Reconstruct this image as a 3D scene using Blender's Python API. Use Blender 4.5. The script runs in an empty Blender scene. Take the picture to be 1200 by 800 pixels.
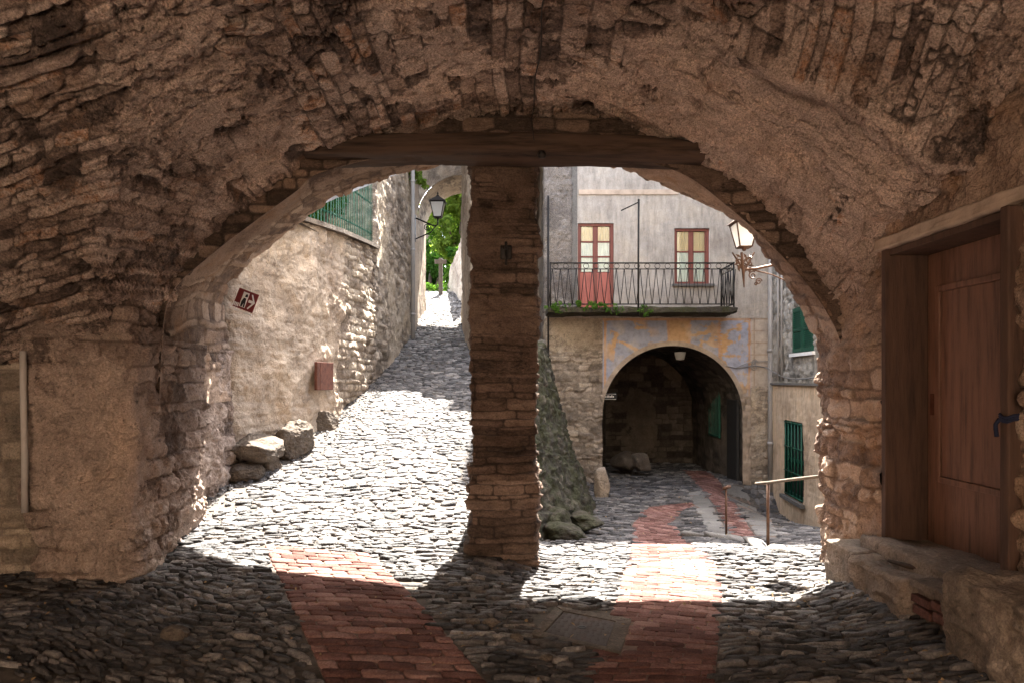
import bpy, bmesh, math, random
import numpy as np
from mathutils import Vector, Matrix

random.seed(7)
RNG = np.random.default_rng(11)
scene = bpy.context.scene
COL = scene.collection
EYE = 1.6
FPX = 800.0            # focal length in pixels of a 1200 px wide frame


def at(px, py, d):
    """the point at depth d that the photograph shows at (px, py)"""
    return np.array([(px - 600.0) / FPX * d, d, EYE + (445.0 - py) / FPX * d])


def lerp(a, b, t):
    return a + (b - a) * t


def sstep(a, b, x):
    t = np.clip((np.asarray(x, float) - a) / (b - a), 0, 1)
    return t * t * (3 - 2 * t)


# ------------------------------------------------------------------ noise
def _hash(ix, iy, iz, seed=0):
    h = (ix.astype(np.int64) * 374761393 + iy.astype(np.int64) * 668265263
         + iz.astype(np.int64) * 2147483647 + seed * 144269) & 0xFFFFFFFF
    h = ((h ^ (h >> 13)) * 1274126177) & 0xFFFFFFFF
    h = ((h ^ (h >> 16)) * 2246822519) & 0xFFFFFFFF
    h = h ^ (h >> 15)
    return (h & 0xFFFFFF) / float(0x1000000)


def hash2(a, b, seed=0):
    a = np.asarray(a); b = np.asarray(b)
    a, b = np.broadcast_arrays(a, b)
    return _hash(a, b, np.zeros_like(a), seed)


def vnoise(x, y, z=None, seed=0):
    """value noise in -1..1"""
    x = np.asarray(x, float); y = np.asarray(y, float)
    z = np.zeros_like(x) if z is None else np.asarray(z, float)
    x, y, z = np.broadcast_arrays(x, y, z)
    ix, iy, iz = np.floor(x).astype(int), np.floor(y).astype(int), np.floor(z).astype(int)
    fx, fy, fz = x - ix, y - iy, z - iz
    fx, fy, fz = [f * f * f * (f * (f * 6 - 15) + 10) for f in (fx, fy, fz)]
    r = 0
    for dx in (0, 1):
        wx = fx if dx else 1 - fx
        for dy in (0, 1):
            wy = fy if dy else 1 - fy
            for dz in (0, 1):
                wz = fz if dz else 1 - fz
                r = r + wx * wy * wz * _hash(ix + dx, iy + dy, iz + dz, seed)
    return r * 2 - 1


def fbm(x, y, z=None, oct=4, seed=0, gain=.5):
    r, a, n = 0, 1.0, 0.0
    zz = 0 if z is None else z
    x = np.asarray(x, float); y = np.asarray(y, float); zz = np.asarray(zz, float)
    for o in range(oct):
        s = 2.03 ** o
        r = r + a * vnoise(x * s + 17.3 * o, y * s - 9.1 * o, zz * s + 4.7 * o, seed + o)
        n += a
        a *= gain
    return r / n


def ridge(x, y, z=None, oct=4, seed=0):
    r, a, n = 0, 1.0, 0.0
    zz = np.zeros_like(np.asarray(x, float)) if z is None else np.asarray(z, float)
    for o in range(oct):
        s = 2.03 ** o
        r = r + a * (1 - np.abs(vnoise(x * s + 7.3 * o, y * s - 3.1 * o, zz * s, seed + o)) * 2)
        n += a
        a *= .5
    return r / n


def voro(x, y, seed=0, jit=.9):
    """cellular noise: distance to the border, and a hash per cell"""
    ix, iy = np.floor(x).astype(int), np.floor(y).astype(int)
    f1 = np.full(x.shape, 9.0); f2 = np.full(x.shape, 9.0); cid = np.zeros(x.shape)
    cx = np.zeros(x.shape); cy = np.zeros(x.shape)
    for dx in (-1, 0, 1):
        for dy in (-1, 0, 1):
            jx, jy = ix + dx, iy + dy
            qx = jx + .5 + (hash2(jx, jy, seed) - .5) * jit
            qy = jy + .5 + (hash2(jx, jy, seed + 1) - .5) * jit
            d = np.hypot(qx - x, qy - y)
            h = hash2(jx, jy, seed + 2)
            near = d < f1
            f2 = np.where(near, f1, np.minimum(f2, d))
            cid = np.where(near, h, cid); cx = np.where(near, qx, cx); cy = np.where(near, qy, cy)
            f1 = np.where(near, d, f1)
    return f2 - f1, cid, x - cx, y - cy


def courses(u, v, h=(.06, .16), l=(.15, .45), seed=0, warp=.03, bulge=.02, offs=.02, soft=.018, jw=.016):
    """uneven courses of laid stones: displacement, tone, joint"""
    r = np.random.default_rng(seed + 5)
    v2 = v + warp * fbm(u * 1.7, v * 1.7, seed=seed) + warp * .4 * vnoise(u * 7, v * 7, seed=seed + 3)
    lo, hi = v2.min() - .5, v2.max() + .5
    b = [lo]
    while b[-1] < hi:
        b.append(b[-1] + r.uniform(*h))
    b = np.array(b)
    row = np.clip(np.searchsorted(b, v2, side='right') - 1, 0, len(b) - 2)
    ev = np.minimum(v2 - b[row], b[row + 1] - v2)
    L = lerp(l[0], l[1], hash2(row, row * 0, seed + 9))
    u2 = u + warp * .6 * vnoise(u * 6, v * 6, seed=seed + 8) + hash2(row, row * 0 + 1, seed) * 7
    k = np.floor(u2 / L).astype(int)
    bd = lambda k: (k + .5 * (hash2(k, row, seed + 20) - .5)) * L
    k = np.where(u2 < bd(k), k - 1, k)
    k = np.where(u2 >= bd(k + 1), k + 1, k)
    eu = np.minimum(u2 - bd(k), bd(k + 1) - u2)
    e = np.minimum(ev, eu)
    e = -np.log(np.exp(-ev / .012) + np.exp(-eu / .012)) * .012
    e = np.maximum(e, 0)
    t = hash2(k, row, seed + 30)
    o = hash2(k, row, seed + 31) - .5
    tilt = (hash2(k, row, seed + 32) - .5) * ((v2 - b[row]) / (b[row + 1] - b[row]) - .5)
    d = bulge * (1 - np.exp(-e / soft)) + offs * (o + .8 * tilt) * sstep(0, jw, e)
    return d, t, 1 - sstep(.2 * jw, jw, e)


# ------------------------------------------------------------------ objects
def tag(o, label=None, cat=None, group=None, kind=None):
    if label: o['label'] = label
    if cat: o['category'] = cat
    if group: o['group'] = group
    if kind: o['kind'] = kind
    return o


def empty(name, loc, label=None, cat=None, group=None):
    o = bpy.data.objects.new(name, None)
    COL.objects.link(o)
    o.location = Vector([float(c) for c in loc])
    o.empty_display_size = .1
    return tag(o, label, cat, group)


def link(name, me, mat=None, parent=None):
    o = bpy.data.objects.new(name, me)
    COL.objects.link(o)
    if mat is not None:
        me.materials.append(mat)
    if parent is not None:
        o.parent = parent
        pm = Vector((0, 0, 0))
        p = parent
        while p is not None:
            pm += p.location
            p = p.parent
        o.location = -pm              # meshes are written in world coordinates
    return o


def raw_mesh(name, V, F, smooth=True, attrs=None):
    """V (n,3), F (m,4) or (m,3) int array"""
    V = np.asarray(V, np.float32); F = np.asarray(F, np.int32)
    me = bpy.data.meshes.new(name)
    me.vertices.add(len(V)); me.vertices.foreach_set('co', V.ravel())
    k = F.shape[1]
    me.loops.add(F.size); me.loops.foreach_set('vertex_index', F.ravel())
    me.polygons.add(len(F))
    me.polygons.foreach_set('loop_start', np.arange(0, F.size, k, dtype=np.int32))
    me.polygons.foreach_set('loop_total', np.full(len(F), k, np.int32))
    me.polygons.foreach_set('use_smooth', np.full(len(F), smooth, bool))
    for n, a in (attrs or {}).items():
        a = np.asarray(a, np.float32)
        if a.ndim == 2:
            at_ = me.attributes.new(n, 'FLOAT_COLOR', 'POINT')
            at_.data.foreach_set('color', np.concatenate([a, np.ones((len(a), 1), np.float32)], 1).ravel())
        else:
            at_ = me.attributes.new(n, 'FLOAT', 'POINT')
            at_.data.foreach_set('value', a.ravel())
    me.update(); me.validate()
    return me


def grid_normals(P, toward):
    du = np.gradient(P, axis=0); dv = np.gradient(P, axis=1)
    n = np.cross(du, dv)
    n /= np.maximum(np.linalg.norm(n, axis=2, keepdims=True), 1e-9)
    s = np.sum(n * (np.asarray(toward, float) - P), axis=2)
    return n * (1 if s.mean() > 0 else -1)


def grid_obj(name, P, mat, parent=None, disp=None, N=None, toward=(0, 0, 1.6), mask=None, attrs=None, smooth=True):
    nu, nv, _ = P.shape
    if disp is not None:
        if N is None:
            N = grid_normals(P, toward)
        P = P + N * disp[..., None]
    idx = np.arange(nu * nv).reshape(nu, nv)
    F = np.stack([idx[:-1, :-1], idx[1:, :-1], idx[1:, 1:], idx[:-1, 1:]], -1)
    n0 = np.cross(P[-1, nv // 2] - P[0, nv // 2], P[nu // 2, -1] - P[nu // 2, 0])
    if np.dot(n0, np.asarray(toward, float) - P[nu // 2, nv // 2]) < 0:
        F = F[..., ::-1]
    F = F[mask] if mask is not None else F.reshape(-1, 4)
    A = {k: np.broadcast_to(a, (nu, nv) + np.asarray(a).shape[2:]).reshape((nu * nv,) + np.asarray(a).shape[2:]) for k, a in (attrs or {}).items()}
    me = raw_mesh(name, P.reshape(-1, 3), F, smooth, A)
    return link(name, me, mat, parent)


class MB:
    """collects boxes, bars, tubes and loose polygons into one mesh"""
    def __init__(s): s.bm = bmesh.new()

    def box(s, lo, hi, bev=0.0, rot=None, piv=None):
        lo = np.minimum(lo, hi); hi2 = np.maximum(lo, hi)
        c = Vector(((lo + hi2) / 2).tolist()); sz = hi2 - lo
        tmp = bmesh.new()
        bmesh.ops.create_cube(tmp, size=1.0)
        bmesh.ops.scale(tmp, vec=[float(max(q, 1e-4)) for q in sz], verts=tmp.verts)
        if bev > 0:
            bmesh.ops.bevel(tmp, geom=list(tmp.edges), offset=min(bev, .45 * float(sz.min())), segments=2, affect='EDGES', profile=.6)
        if rot is not None:
            bmesh.ops.rotate(tmp, cent=(0, 0, 0), matrix=rot.to_3x3(), verts=tmp.verts)
        bmesh.ops.translate(tmp, vec=c, verts=tmp.verts)
        s._add(tmp)
        return s

    def _add(s, tmp):
        mp = {v: s.bm.verts.new(v.co) for v in tmp.verts}
        for f in tmp.faces:
            s.bm.faces.new([mp[v] for v in f.verts])
        tmp.free()

    def tube(s, pts, r, n=8, cap=True):
        pts = [Vector([float(c) for c in p]) for p in pts]
        rs = r if isinstance(r, (list, tuple)) else [r] * len(pts)
        rings = []
        for i, p in enumerate(pts):
            t = (pts[min(i + 1, len(pts) - 1)] - pts[max(i - 1, 0)]).normalized()
            a = t.orthogonal().normalized() if i == 0 else (prev - t * prev.dot(t)).normalized()
            prev = a
            b = t.cross(a)
            rings.append([s.bm.verts.new(p + (a * math.cos(k * 2 * math.pi / n) + b * math.sin(k * 2 * math.pi / n)) * rs[i]) for k in range(n)])
        for i in range(len(rings) - 1):
            for k in range(n):
                s.bm.faces.new([rings[i][k], rings[i][(k + 1) % n], rings[i + 1][(k + 1) % n], rings[i + 1][k]])
        if cap:
            s.bm.faces.new(rings[0][::-1]); s.bm.faces.new(rings[-1])
        return s

    def lathe(s, c, prof, n=16, sq=False):
        rings = []
        for (r, z) in prof:
            rings.append([s.bm.verts.new((c[0] + r * math.cos((k + .5) * 2 * math.pi / n), c[1] + r * math.sin((k + .5) * 2 * math.pi / n), c[2] + z)) for k in range(n)])
        for i in range(len(rings) - 1):
            for k in range(n):
                s.bm.faces.new([rings[i][k], rings[i][(k + 1) % n], rings[i + 1][(k + 1) % n], rings[i + 1][k]])
        s.bm.faces.new(rings[0][::-1]); s.bm.faces.new(rings[-1])
        return s

    def poly(s, pts, thick=None):
        vs = [s.bm.verts.new([float(c) for c in p]) for p in pts]
        f = s.bm.faces.new(vs)
        if thick is not None:
            off = Vector([float(c) for c in thick])
            vs2 = [s.bm.verts.new(v.co + off) for v in vs]
            s.bm.faces.new(vs2[::-1])
            for i in range(len(vs)):
                j = (i + 1) % len(vs)
                s.bm.faces.new([vs[i], vs2[i], vs2[j], vs[j]])
        return s

    def build(s, name, mat, parent=None, smooth=False):
        bmesh.ops.recalc_face_normals(s.bm, faces=s.bm.faces)
        me = bpy.data.meshes.new(name)
        s.bm.to_mesh(me); s.bm.free()
        if smooth:
            for p in me.polygons: p.use_smooth = True
        return link(name, me, mat, parent)


def rock(name, c, size, mat, parent=None, seed=0, sub=5, rough=.16, sq=3.0, rz=0.0):
    """a broken stone: a rounded block cut by a few random planes, then weathered"""
    bm = bmesh.new()
    bmesh.ops.create_icosphere(bm, subdivisions=sub, radius=1.0)
    V = np.array([v.co[:] for v in bm.verts]); F = np.array([[v.index for v in f.verts] for f in bm.faces])
    bm.free()
    rg = np.random.default_rng(seed + 77)
    r = (np.abs(V) ** sq).sum(1) ** (-1 / sq)
    for k in range(12):
        nn = rg.normal(size=3); nn /= np.linalg.norm(nn)
        dt = V @ nn
        cut = np.where(dt > .05, rg.uniform(.74, 1.02) / np.maximum(dt, .05), 9.0)
        r = -np.log(np.exp(-r / .03) + np.exp(-cut / .03)) * .03
    n = fbm(V[:, 0] * 1.6, V[:, 1] * 1.6, V[:, 2] * 1.6 + seed * 3.7, 6, seed, .6)
    rd = ridge(V[:, 0] * 2.1, V[:, 1] * 2.1, V[:, 2] * 4.2 + seed, 4, seed + 4)
    V = V * (r * (1 + rough * 1.2 * n + rough * .35 * rd))[:, None] * np.asarray(size)[None] * .5
    ca, sa = math.cos(rz), math.sin(rz)
    V = np.stack([V[:, 0] * ca - V[:, 1] * sa, V[:, 0] * sa + V[:, 1] * ca, V[:, 2]], 1) + np.asarray(c)
    tone = np.full(len(V), .5) + .25 * fbm(V[:, 0] * 3, V[:, 1] * 3, V[:, 2] * 3, 3, seed)
    me = raw_mesh(name, V, F, True, {'tone': tone, 'joint': np.zeros(len(V)), 'cover': np.zeros(len(V))})
    return link(name, me, mat, parent)


# ------------------------------------------------------------------ materials
def nodes_of(name):
    m = bpy.data.materials.new(name); m.use_nodes = True
    nt = m.node_tree
    return m, nt, nt.nodes, nt.links, nt.nodes['Principled BSDF']


def n_noise(N, L, co, scale, detail=6, rough=.6, dist=0.0):
    n = N.new('ShaderNodeTexNoise'); n.inputs['Scale'].default_value = scale
    n.inputs['Detail'].default_value = detail; n.inputs['Roughness'].default_value = rough
    n.inputs['Distortion'].default_value = dist
    L.new(co, n.inputs['Vector'])
    return n.outputs['Fac']


def n_ramp(N, L, fac, stops):
    r = N.new('ShaderNodeValToRGB'); e = r.color_ramp.elements
    while len(e) < len(stops): e.new(.5)
    for k, (p, c) in zip(e, stops):
        k.position = p; k.color = (*c, 1)
    L.new(fac, r.inputs['Fac'])
    return r.outputs['Color']


def n_math(N, L, op, a, b=None, clamp=False):
    m = N.new('ShaderNodeMath'); m.operation = op; m.use_clamp = clamp
    for i, v in enumerate((a, b)):
        if v is None: continue
        if isinstance(v, (int, float)): m.inputs[i].default_value = v
        else: L.new(v, m.inputs[i])
    return m.outputs[0]


def n_mix(N, L, fac, a, b, mode='MIX'):
    m = N.new('ShaderNodeMix'); m.data_type = 'RGBA'; m.blend_type = mode
    ins = (m.inputs['Factor'], m.inputs['A'], m.inputs['B'])
    ins = (m.inputs[0], m.inputs[6], m.inputs[7])
    for s, v in zip(ins, (fac, a, b)):
        if isinstance(v, (int, float)): s.default_value = v
        elif isinstance(v, tuple): s.default_value = (*v, 1)
        else: L.new(v, s)
    return m.outputs[2]


def n_attr(N, name):
    a = N.new('ShaderNodeAttribute'); a.attribute_name = name
    return a


def n_map(N, L, co, scale):
    m = N.new('ShaderNodeMapping'); m.inputs['Scale'].default_value = scale
    L.new(co, m.inputs['Vector'])
    return m.outputs['Vector']


def stone_mat(name, stones, mortar, plaster, bump=.5, bscale=45, rough=.88, strata=None, stain=None, spec=.25, dirt=None, moss=None, spotv=.38, pit_shade=.45):
    """masonry: stones vary by 'tone', mortar by 'joint', render coat by 'cover'"""
    m, nt, N, L, B = nodes_of(name)
    co = N.new('ShaderNodeTexCoord').outputs['Object']
    tone = n_attr(N, 'tone').outputs['Fac']; joint = n_attr(N, 'joint').outputs['Fac']; cover = n_attr(N, 'cover').outputs['Fac']
    sv = n_map(N, L, co, strata) if strata else co
    a = n_noise(N, L, sv, 5, 8, .65)
    b = n_noise(N, L, sv, 28, 6, .7)
    c = n_noise(N, L, co, 75, 5, .8)
    t = n_math(N, L, 'ADD', n_math(N, L, 'MULTIPLY', tone, .74), n_math(N, L, 'MULTIPLY', n_math(N, L, 'SUBTRACT', a, .5), .9))
    t = n_math(N, L, 'ADD', t, n_math(N, L, 'MULTIPLY', n_math(N, L, 'SUBTRACT', b, .5), .7))
    t = n_math(N, L, 'ADD', t, .13, True)
    k = len(stones)
    col = n_ramp(N, L, t, [(.08 + .84 * i / (k - 1), s) for i, s in enumerate(stones)])
    pl = n_ramp(N, L, n_math(N, L, 'ADD', n_math(N, L, 'MULTIPLY', a, .7), n_math(N, L, 'MULTIPLY', b, .3)),
                [(.3, tuple(q * .62 for q in plaster)), (.5, plaster), (.7, tuple(min(1, q * 1.3) for q in plaster))])
    col = n_mix(N, L, n_math(N, L, 'MULTIPLY', joint, .85), col, mortar)
    cv = n_math(N, L, 'ADD', cover, n_math(N, L, 'MULTIPLY', n_math(N, L, 'SUBTRACT', b, .5), .8))
    cv = n_ramp(N, L, cv, [(.38, (0, 0, 0)), (.6, (1, 1, 1))])
    col = n_mix(N, L, cv, col, pl)
    big = n_ramp(N, L, n_noise(N, L, co, .9, 5, .6), [(.34, (.6, .56, .54)), (.52, (1, 1, 1)), (.7, (1.18, 1.12, 1.02))])
    col = n_mix(N, L, .8, col, big, 'MULTIPLY')
    if stain:
        s_ = n_ramp(N, L, n_noise(N, L, co, 2.3, 6, .65, .6), [(.55, (0, 0, 0)), (.7, (1, 1, 1))])
        col = n_mix(N, L, n_math(N, L, 'MULTIPLY', s_, .55), col, stain)
    if moss:
        z = N.new('ShaderNodeSeparateXYZ'); L.new(co, z.inputs[0])
        ms = n_ramp(N, L, n_math(N, L, 'ADD', n_noise(N, L, co, 3.5, 6, .7), n_math(N, L, 'MULTIPLY', n_noise(N, L, co, 20, 3), .25)), [(.56, (0, 0, 0)), (.68, (1, 1, 1))])
        col = n_mix(N, L, n_math(N, L, 'MULTIPLY', ms, .75), col, moss)
    spk = n_ramp(N, L, c, [(.37, (1 - spotv,) * 3), (.5, (1, 1, 1)), (.63, (1 + spotv * .8,) * 3)])
    col = n_mix(N, L, .85, col, spk, 'MULTIPLY')
    pit = n_ramp(N, L, n_noise(N, L, co, 17, 5, .75, .4), [(.33, (1 - pit_shade, 1 - pit_shade, 1 - pit_shade)), (.41, (1, 1, 1))])  # dark spots painted as shaded cavities, without relief of their own
    col = n_mix(N, L, 1.0, col, pit, 'MULTIPLY')
    L.new(col, B.inputs['Base Color'])
    B.inputs['Roughness'].default_value = rough
    B.inputs['Specular IOR Level'].default_value = spec
    h1 = n_noise(N, L, sv, bscale, 8, .72)
    h2 = n_noise(N, L, co, bscale * .25, 4, .6)
    h = n_math(N, L, 'ADD', h1, n_math(N, L, 'MULTIPLY', h2, 1.5))
    bp = N.new('ShaderNodeBump'); bp.inputs['Strength'].default_value = bump; bp.inputs['Distance'].default_value = .05
    L.new(h, bp.inputs['Height']); L.new(bp.outputs['Normal'], B.inputs['Normal'])
    return m


def plain_mat(name, col, rough=.6, metal=0.0, var=.35, scale=8, bump=.15, bscale=60, spec=.3, stretch=(1, 1, 1), col2=None):
    m, nt, N, L, B = nodes_of(name)
    co = n_map(N, L, N.new('ShaderNodeTexCoord').outputs['Object'], stretch)
    f = n_noise(N, L, co, scale, 8, .65)
    lo = tuple(c * (1 - var) for c in col) if col2 is None else col2
    c = n_ramp(N, L, f, [(.32, lo), (.5, col), (.72, tuple(min(1, q * (1 + var * .6)) for q in col))])
    L.new(c, B.inputs['Base Color'])
    B.inputs['Roughness'].default_value = rough; B.inputs['Metallic'].default_value = metal
    B.inputs['Specular IOR Level'].default_value = spec
    if bump:
        bp = N.new('ShaderNodeBump'); bp.inputs['Strength'].default_value = bump; bp.inputs['Distance'].default_value = .01
        L.new(n_noise(N, L, co, bscale, 5, .6), bp.inputs['Height']); L.new(bp.outputs['Normal'], B.inputs['Normal'])
    return m


def leaf_mat(name, dark, light):
    m, nt, N, L, B = nodes_of(name)
    t = n_attr(N, 'tone').outputs['Fac']
    c = n_ramp(N, L, t, [(0, dark), (1, light)])
    d = N.new('ShaderNodeBsdfDiffuse'); tr = N.new('ShaderNodeBsdfTranslucent'); mx = N.new('ShaderNodeMixShader')
    L.new(c, d.inputs['Color'])
    L.new(n_mix(N, L, .6, c, (1.6, 1.7, .5), 'MULTIPLY'), tr.inputs['Color'])
    mx.inputs[0].default_value = .45
    L.new(d.outputs[0], mx.inputs[1]); L.new(tr.outputs[0], mx.inputs[2])
    L.new(mx.outputs[0], N['Material Output'].inputs['Surface'])
    return m


def glass_mat(name, tint=(.9, .95, .95)):
    m, nt, N, L, B = nodes_of(name)
    t = N.new('ShaderNodeBsdfTransparent'); t.inputs[0].default_value = (*tint, 1)
    g = N.new('ShaderNodeBsdfGlossy'); g.inputs['Roughness'].default_value = .03
    fr = N.new('ShaderNodeFresnel'); fr.inputs[0].default_value = 1.5
    mx = N.new('ShaderNodeMixShader')
    L.new(fr.outputs[0], mx.inputs[0]); L.new(t.outputs[0], mx.inputs[1]); L.new(g.outputs[0], mx.inputs[2])
    L.new(mx.outputs[0], N['Material Output'].inputs['Surface'])
    return m


def milk_mat():
    m, nt, N, L, B = nodes_of('milky_glass')
    d = N.new('ShaderNodeBsdfDiffuse'); d.inputs[0].default_value = (.85, .84, .8, 1)
    tr = N.new('ShaderNodeBsdfTranslucent'); tr.inputs[0].default_value = (.95, .93, .88, 1)
    mx = N.new('ShaderNodeMixShader'); mx.inputs[0].default_value = .6
    L.new(d.outputs[0], mx.inputs[1]); L.new(tr.outputs[0], mx.inputs[2])
    L.new(mx.outputs[0], N['Material Output'].inputs['Surface'])
    return m


M = {}
M['vault'] = stone_mat('vault_stone', [(.085, .062, .052), (.25, .183, .148), (.45, .342, .283), (.65, .525, .445), (.47, .275, .175)],
                       (.08, .058, .048), (.58, .452, .375), bump=.9, bscale=34, stain=(.30, .16, .085), pit_shade=.65, spotv=.6)
M['pier'] = stone_mat('pier_render', [(.13, .095, .077), (.28, .208, .168), (.40, .305, .25), (.48, .38, .315)],
                      (.16, .11, .085), (.47, .365, .30), bump=1.0, bscale=22, spotv=.4, pit_shade=.6)
M['jamb'] = stone_mat('jamb_stone', [(.14, .095, .072), (.33, .225, .16), (.44, .32, .235), (.55, .42, .32)],
                      (.17, .115, .083), (.44, .32, .24), bump=.8, bscale=36, stain=(.36, .19, .09))
M['pillar'] = stone_mat('pillar_stone', [(.05, .035, .027), (.13, .09, .066), (.24, .168, .126), (.38, .28, .215)],
                        (.05, .035, .028), (.20, .14, .105), bump=.9, bscale=30, strata=(1, 1, 2.6))
M['rubble'] = stone_mat('rubble_wall', [(.15, .12, .095), (.27, .22, .17), (.38, .31, .24), (.50, .42, .33)],
                        (.20, .165, .13), (.40, .33, .25), bump=.7, bscale=30)
M['garden'] = stone_mat('garden_wall_render', [(.18, .14, .105), (.33, .26, .20), (.45, .37, .28), (.55, .46, .36)],
                        (.20, .16, .12), (.47, .375, .285), bump=.7, bscale=26)
M['gstone'] = stone_mat('grey_rubble', [(.10, .095, .085), (.22, .205, .18), (.34, .315, .275), (.46, .43, .38)],
                        (.30, .275, .24), (.36, .33, .28), bump=.6, bscale=30)
M['mossy'] = stone_mat('mossy_rubble', [(.022, .018, .014), (.045, .038, .029), (.075, .064, .05), (.19, .165, .13)],
                       (.045, .042, .03), (.2, .18, .15), bump=.9, bscale=24, moss=(.038, .040, .014))
M['stucco'] = stone_mat('grey_stucco', [(.25, .222, .192), (.325, .292, .257), (.39, .353, .314)],
                        (.22, .195, .17), (.345, .31, .273), bump=.3, bscale=50, stain=(.21, .19, .17), spotv=.2, pit_shade=.15, strata=(2.2, 2.2, .4))
M['roughcast'] = stone_mat('dark_roughcast', [(.10, .088, .078), (.165, .148, .13), (.26, .235, .21)],
                           (.2, .18, .17), (.17, .15, .135), bump=.7, bscale=26, stain=(.40, .36, .31), spotv=.9)
M['ochre'] = stone_mat('ochre_render', [(.42, .31, .215), (.52, .39, .27), (.58, .45, .33)],
                       (.25, .21, .16), (.55, .42, .295), bump=.25, bscale=40, stain=(.33, .235, .15), spotv=.15, pit_shade=.15, strata=(2.2, 2.2, .35))
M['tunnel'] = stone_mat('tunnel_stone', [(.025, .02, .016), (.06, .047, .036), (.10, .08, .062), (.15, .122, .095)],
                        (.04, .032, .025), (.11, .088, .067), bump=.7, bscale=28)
M['boulder'] = stone_mat('boulder_stone', [(.06, .048, .038), (.115, .092, .072), (.17, .138, .11), (.25, .205, .165)],
                         (.2, .16, .13), (.3, .24, .2), bump=.9, bscale=22)
M['step'] = stone_mat('worn_step', [(.10, .085, .07), (.19, .155, .125), (.28, .225, .18), (.36, .30, .245)],
                      (.12, .1, .08), (.3, .22, .17), bump=.5, bscale=30)
M['cobble'] = stone_mat('cobble_stone', [(.024, .023, .023), (.052, .049, .049), (.088, .083, .082), (.132, .124, .122), (.25, .23, .212)],
                        (.1, .09, .08), (.3, .3, .3), bump=.5, bscale=34, rough=.62, spec=.28, pit_shade=.25)
M['soil'] = plain_mat('packed_soil', (.085, .072, .06), .95, var=.5, scale=14, bump=.6, bscale=40)
M['brick'] = stone_mat('red_brick', [(.085, .042, .035), (.145, .072, .06), (.20, .106, .09), (.29, .18, .155)],
                       (.12, .1, .085), (.36, .16, .11), bump=.35, bscale=50, rough=.9, spec=.12)
M['bed'] = plain_mat('mortar_bed', (.15, .105, .082), .95, var=.4, scale=20, bump=.4, bscale=60)
M['slab'] = stone_mat('grey_slab', [(.13, .122, .112), (.175, .165, .152), (.22, .208, .19)], (.1, .095, .09), (.18, .17, .155), bump=.3, bscale=50)
M['beam'] = plain_mat('old_beam_wood', (.058, .036, .024), .85, var=.75, scale=6, bump=.7, bscale=14, stretch=(.25, 2, 4))
M['door'] = plain_mat('brown_door_paint', (.18, .092, .06), .5, var=.55, scale=7, bump=.5, bscale=24, stretch=(3, 3, .25), spec=.35)
M['jambwood'] = plain_mat('dark_jamb_wood', (.075, .042, .028), .7, var=.5, scale=6, bump=.5, bscale=18, stretch=(3, 3, .3))
M['lintel'] = plain_mat('pale_lintel', (.40, .315, .245), .85, var=.35, scale=5, bump=.6, bscale=35)
M['iron'] = plain_mat('black_iron', (.025, .022, .02), .55, .6, var=.4, scale=20)
M['rust'] = plain_mat('rusty_iron', (.12, .045, .03), .75, .2, var=.5, scale=12, bump=.4, bscale=40)
M['bronze'] = plain_mat('brown_iron', (.10, .055, .035), .5, .4, var=.4, scale=14)
M['plate'] = plain_mat('drain_iron', (.05, .038, .032), .65, .3, var=.4, scale=9, bump=.4, bscale=50, col2=(.065, .035, .022))
M['pipe'] = plain_mat('grey_pipe', (.42, .39, .36), .6, .0, var=.35, scale=5, stretch=(1, 1, .4))
M['zinc'] = plain_mat('weathered_pipe', (.30, .285, .27), .55, .1, var=.35, scale=4, stretch=(1, 1, .3))
M['cable'] = plain_mat('grey_cable', (.22, .21, .20), .6, var=.2)
M['greenpaint'] = plain_mat('green_paint', (.008, .062, .038), .5, var=.35, scale=10)
M['redwood'] = plain_mat('red_brown_wood', (.155, .045, .032), .5, var=.3, scale=8, stretch=(3, 3, .4))
M['redpanel'] = plain_mat('faded_red_panel', (.33, .10, .075), .6, var=.3, scale=6, stretch=(3, 3, .5))
M['pane_reflection'] = plain_mat('cream_reflection', (.92, .64, .38), .8, var=.12, scale=6, stretch=(9, 9, .3))
M['curtain'] = plain_mat('white_lace', (.92, .86, .77), .85, var=.1, scale=40)
M['glass'] = glass_mat('clear_glass')
M['white'] = plain_mat('white_paint', (.8, .79, .76), .5, var=.06)
M['milk'] = milk_mat()
M['signred'] = plain_mat('maroon_paint', (.17, .028, .026), .45, var=.2, scale=10)
M['black'] = plain_mat('black_paint', (.02, .02, .02), .5, var=.2)
M['bark'] = plain_mat('bark', (.11, .085, .06), .9, var=.5, scale=8, bump=.6, bscale=20, stretch=(3, 3, .6))
M['leaf_dark'] = leaf_mat('dark_leaf', (.018, .05, .012), (.06, .135, .025))
M['leaf_mid'] = leaf_mat('mid_leaf', (.03, .075, .014), (.10, .19, .035))
M['leaf_light'] = leaf_mat('light_leaf', (.06, .11, .02), (.19, .27, .055))
M['tiles'] = plain_mat('stone_roof', (.2, .18, .165), .85, var=.5, scale=9, bump=.6, bscale=12)
M['palewall'] = stone_mat('pale_render', [(.36, .29, .225), (.46, .38, .30), (.54, .46, .37)], (.3, .25, .2), (.49, .41, .32), bump=.5, bscale=26)
M['cream'] = stone_mat('cream_render', [(.40, .36, .31), (.49, .445, .385), (.55, .50, .44)], (.36, .32, .27), (.52, .475, .415), bump=.4, spotv=.2, pit_shade=.1)
M['warm_bounce'] = stone_mat('warm_bounce_render', [(.46, .36, .28), (.55, .43, .34), (.60, .49, .40)], (.4, .32, .25), (.56, .45, .355), bump=.4, spotv=.2, pit_shade=.1)
M['blue'] = plain_mat('blue_rope', (.008, .012, .035), .7, var=.3, scale=30)
M['dark'] = plain_mat('dark_interior', (.02, .018, .016), .8, var=.3)  # near-black standing in for shade inside rooms; also the archway's side door
M['oldpost'] = plain_mat('grey_post', (.13, .105, .08), .8, var=.3)

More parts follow.
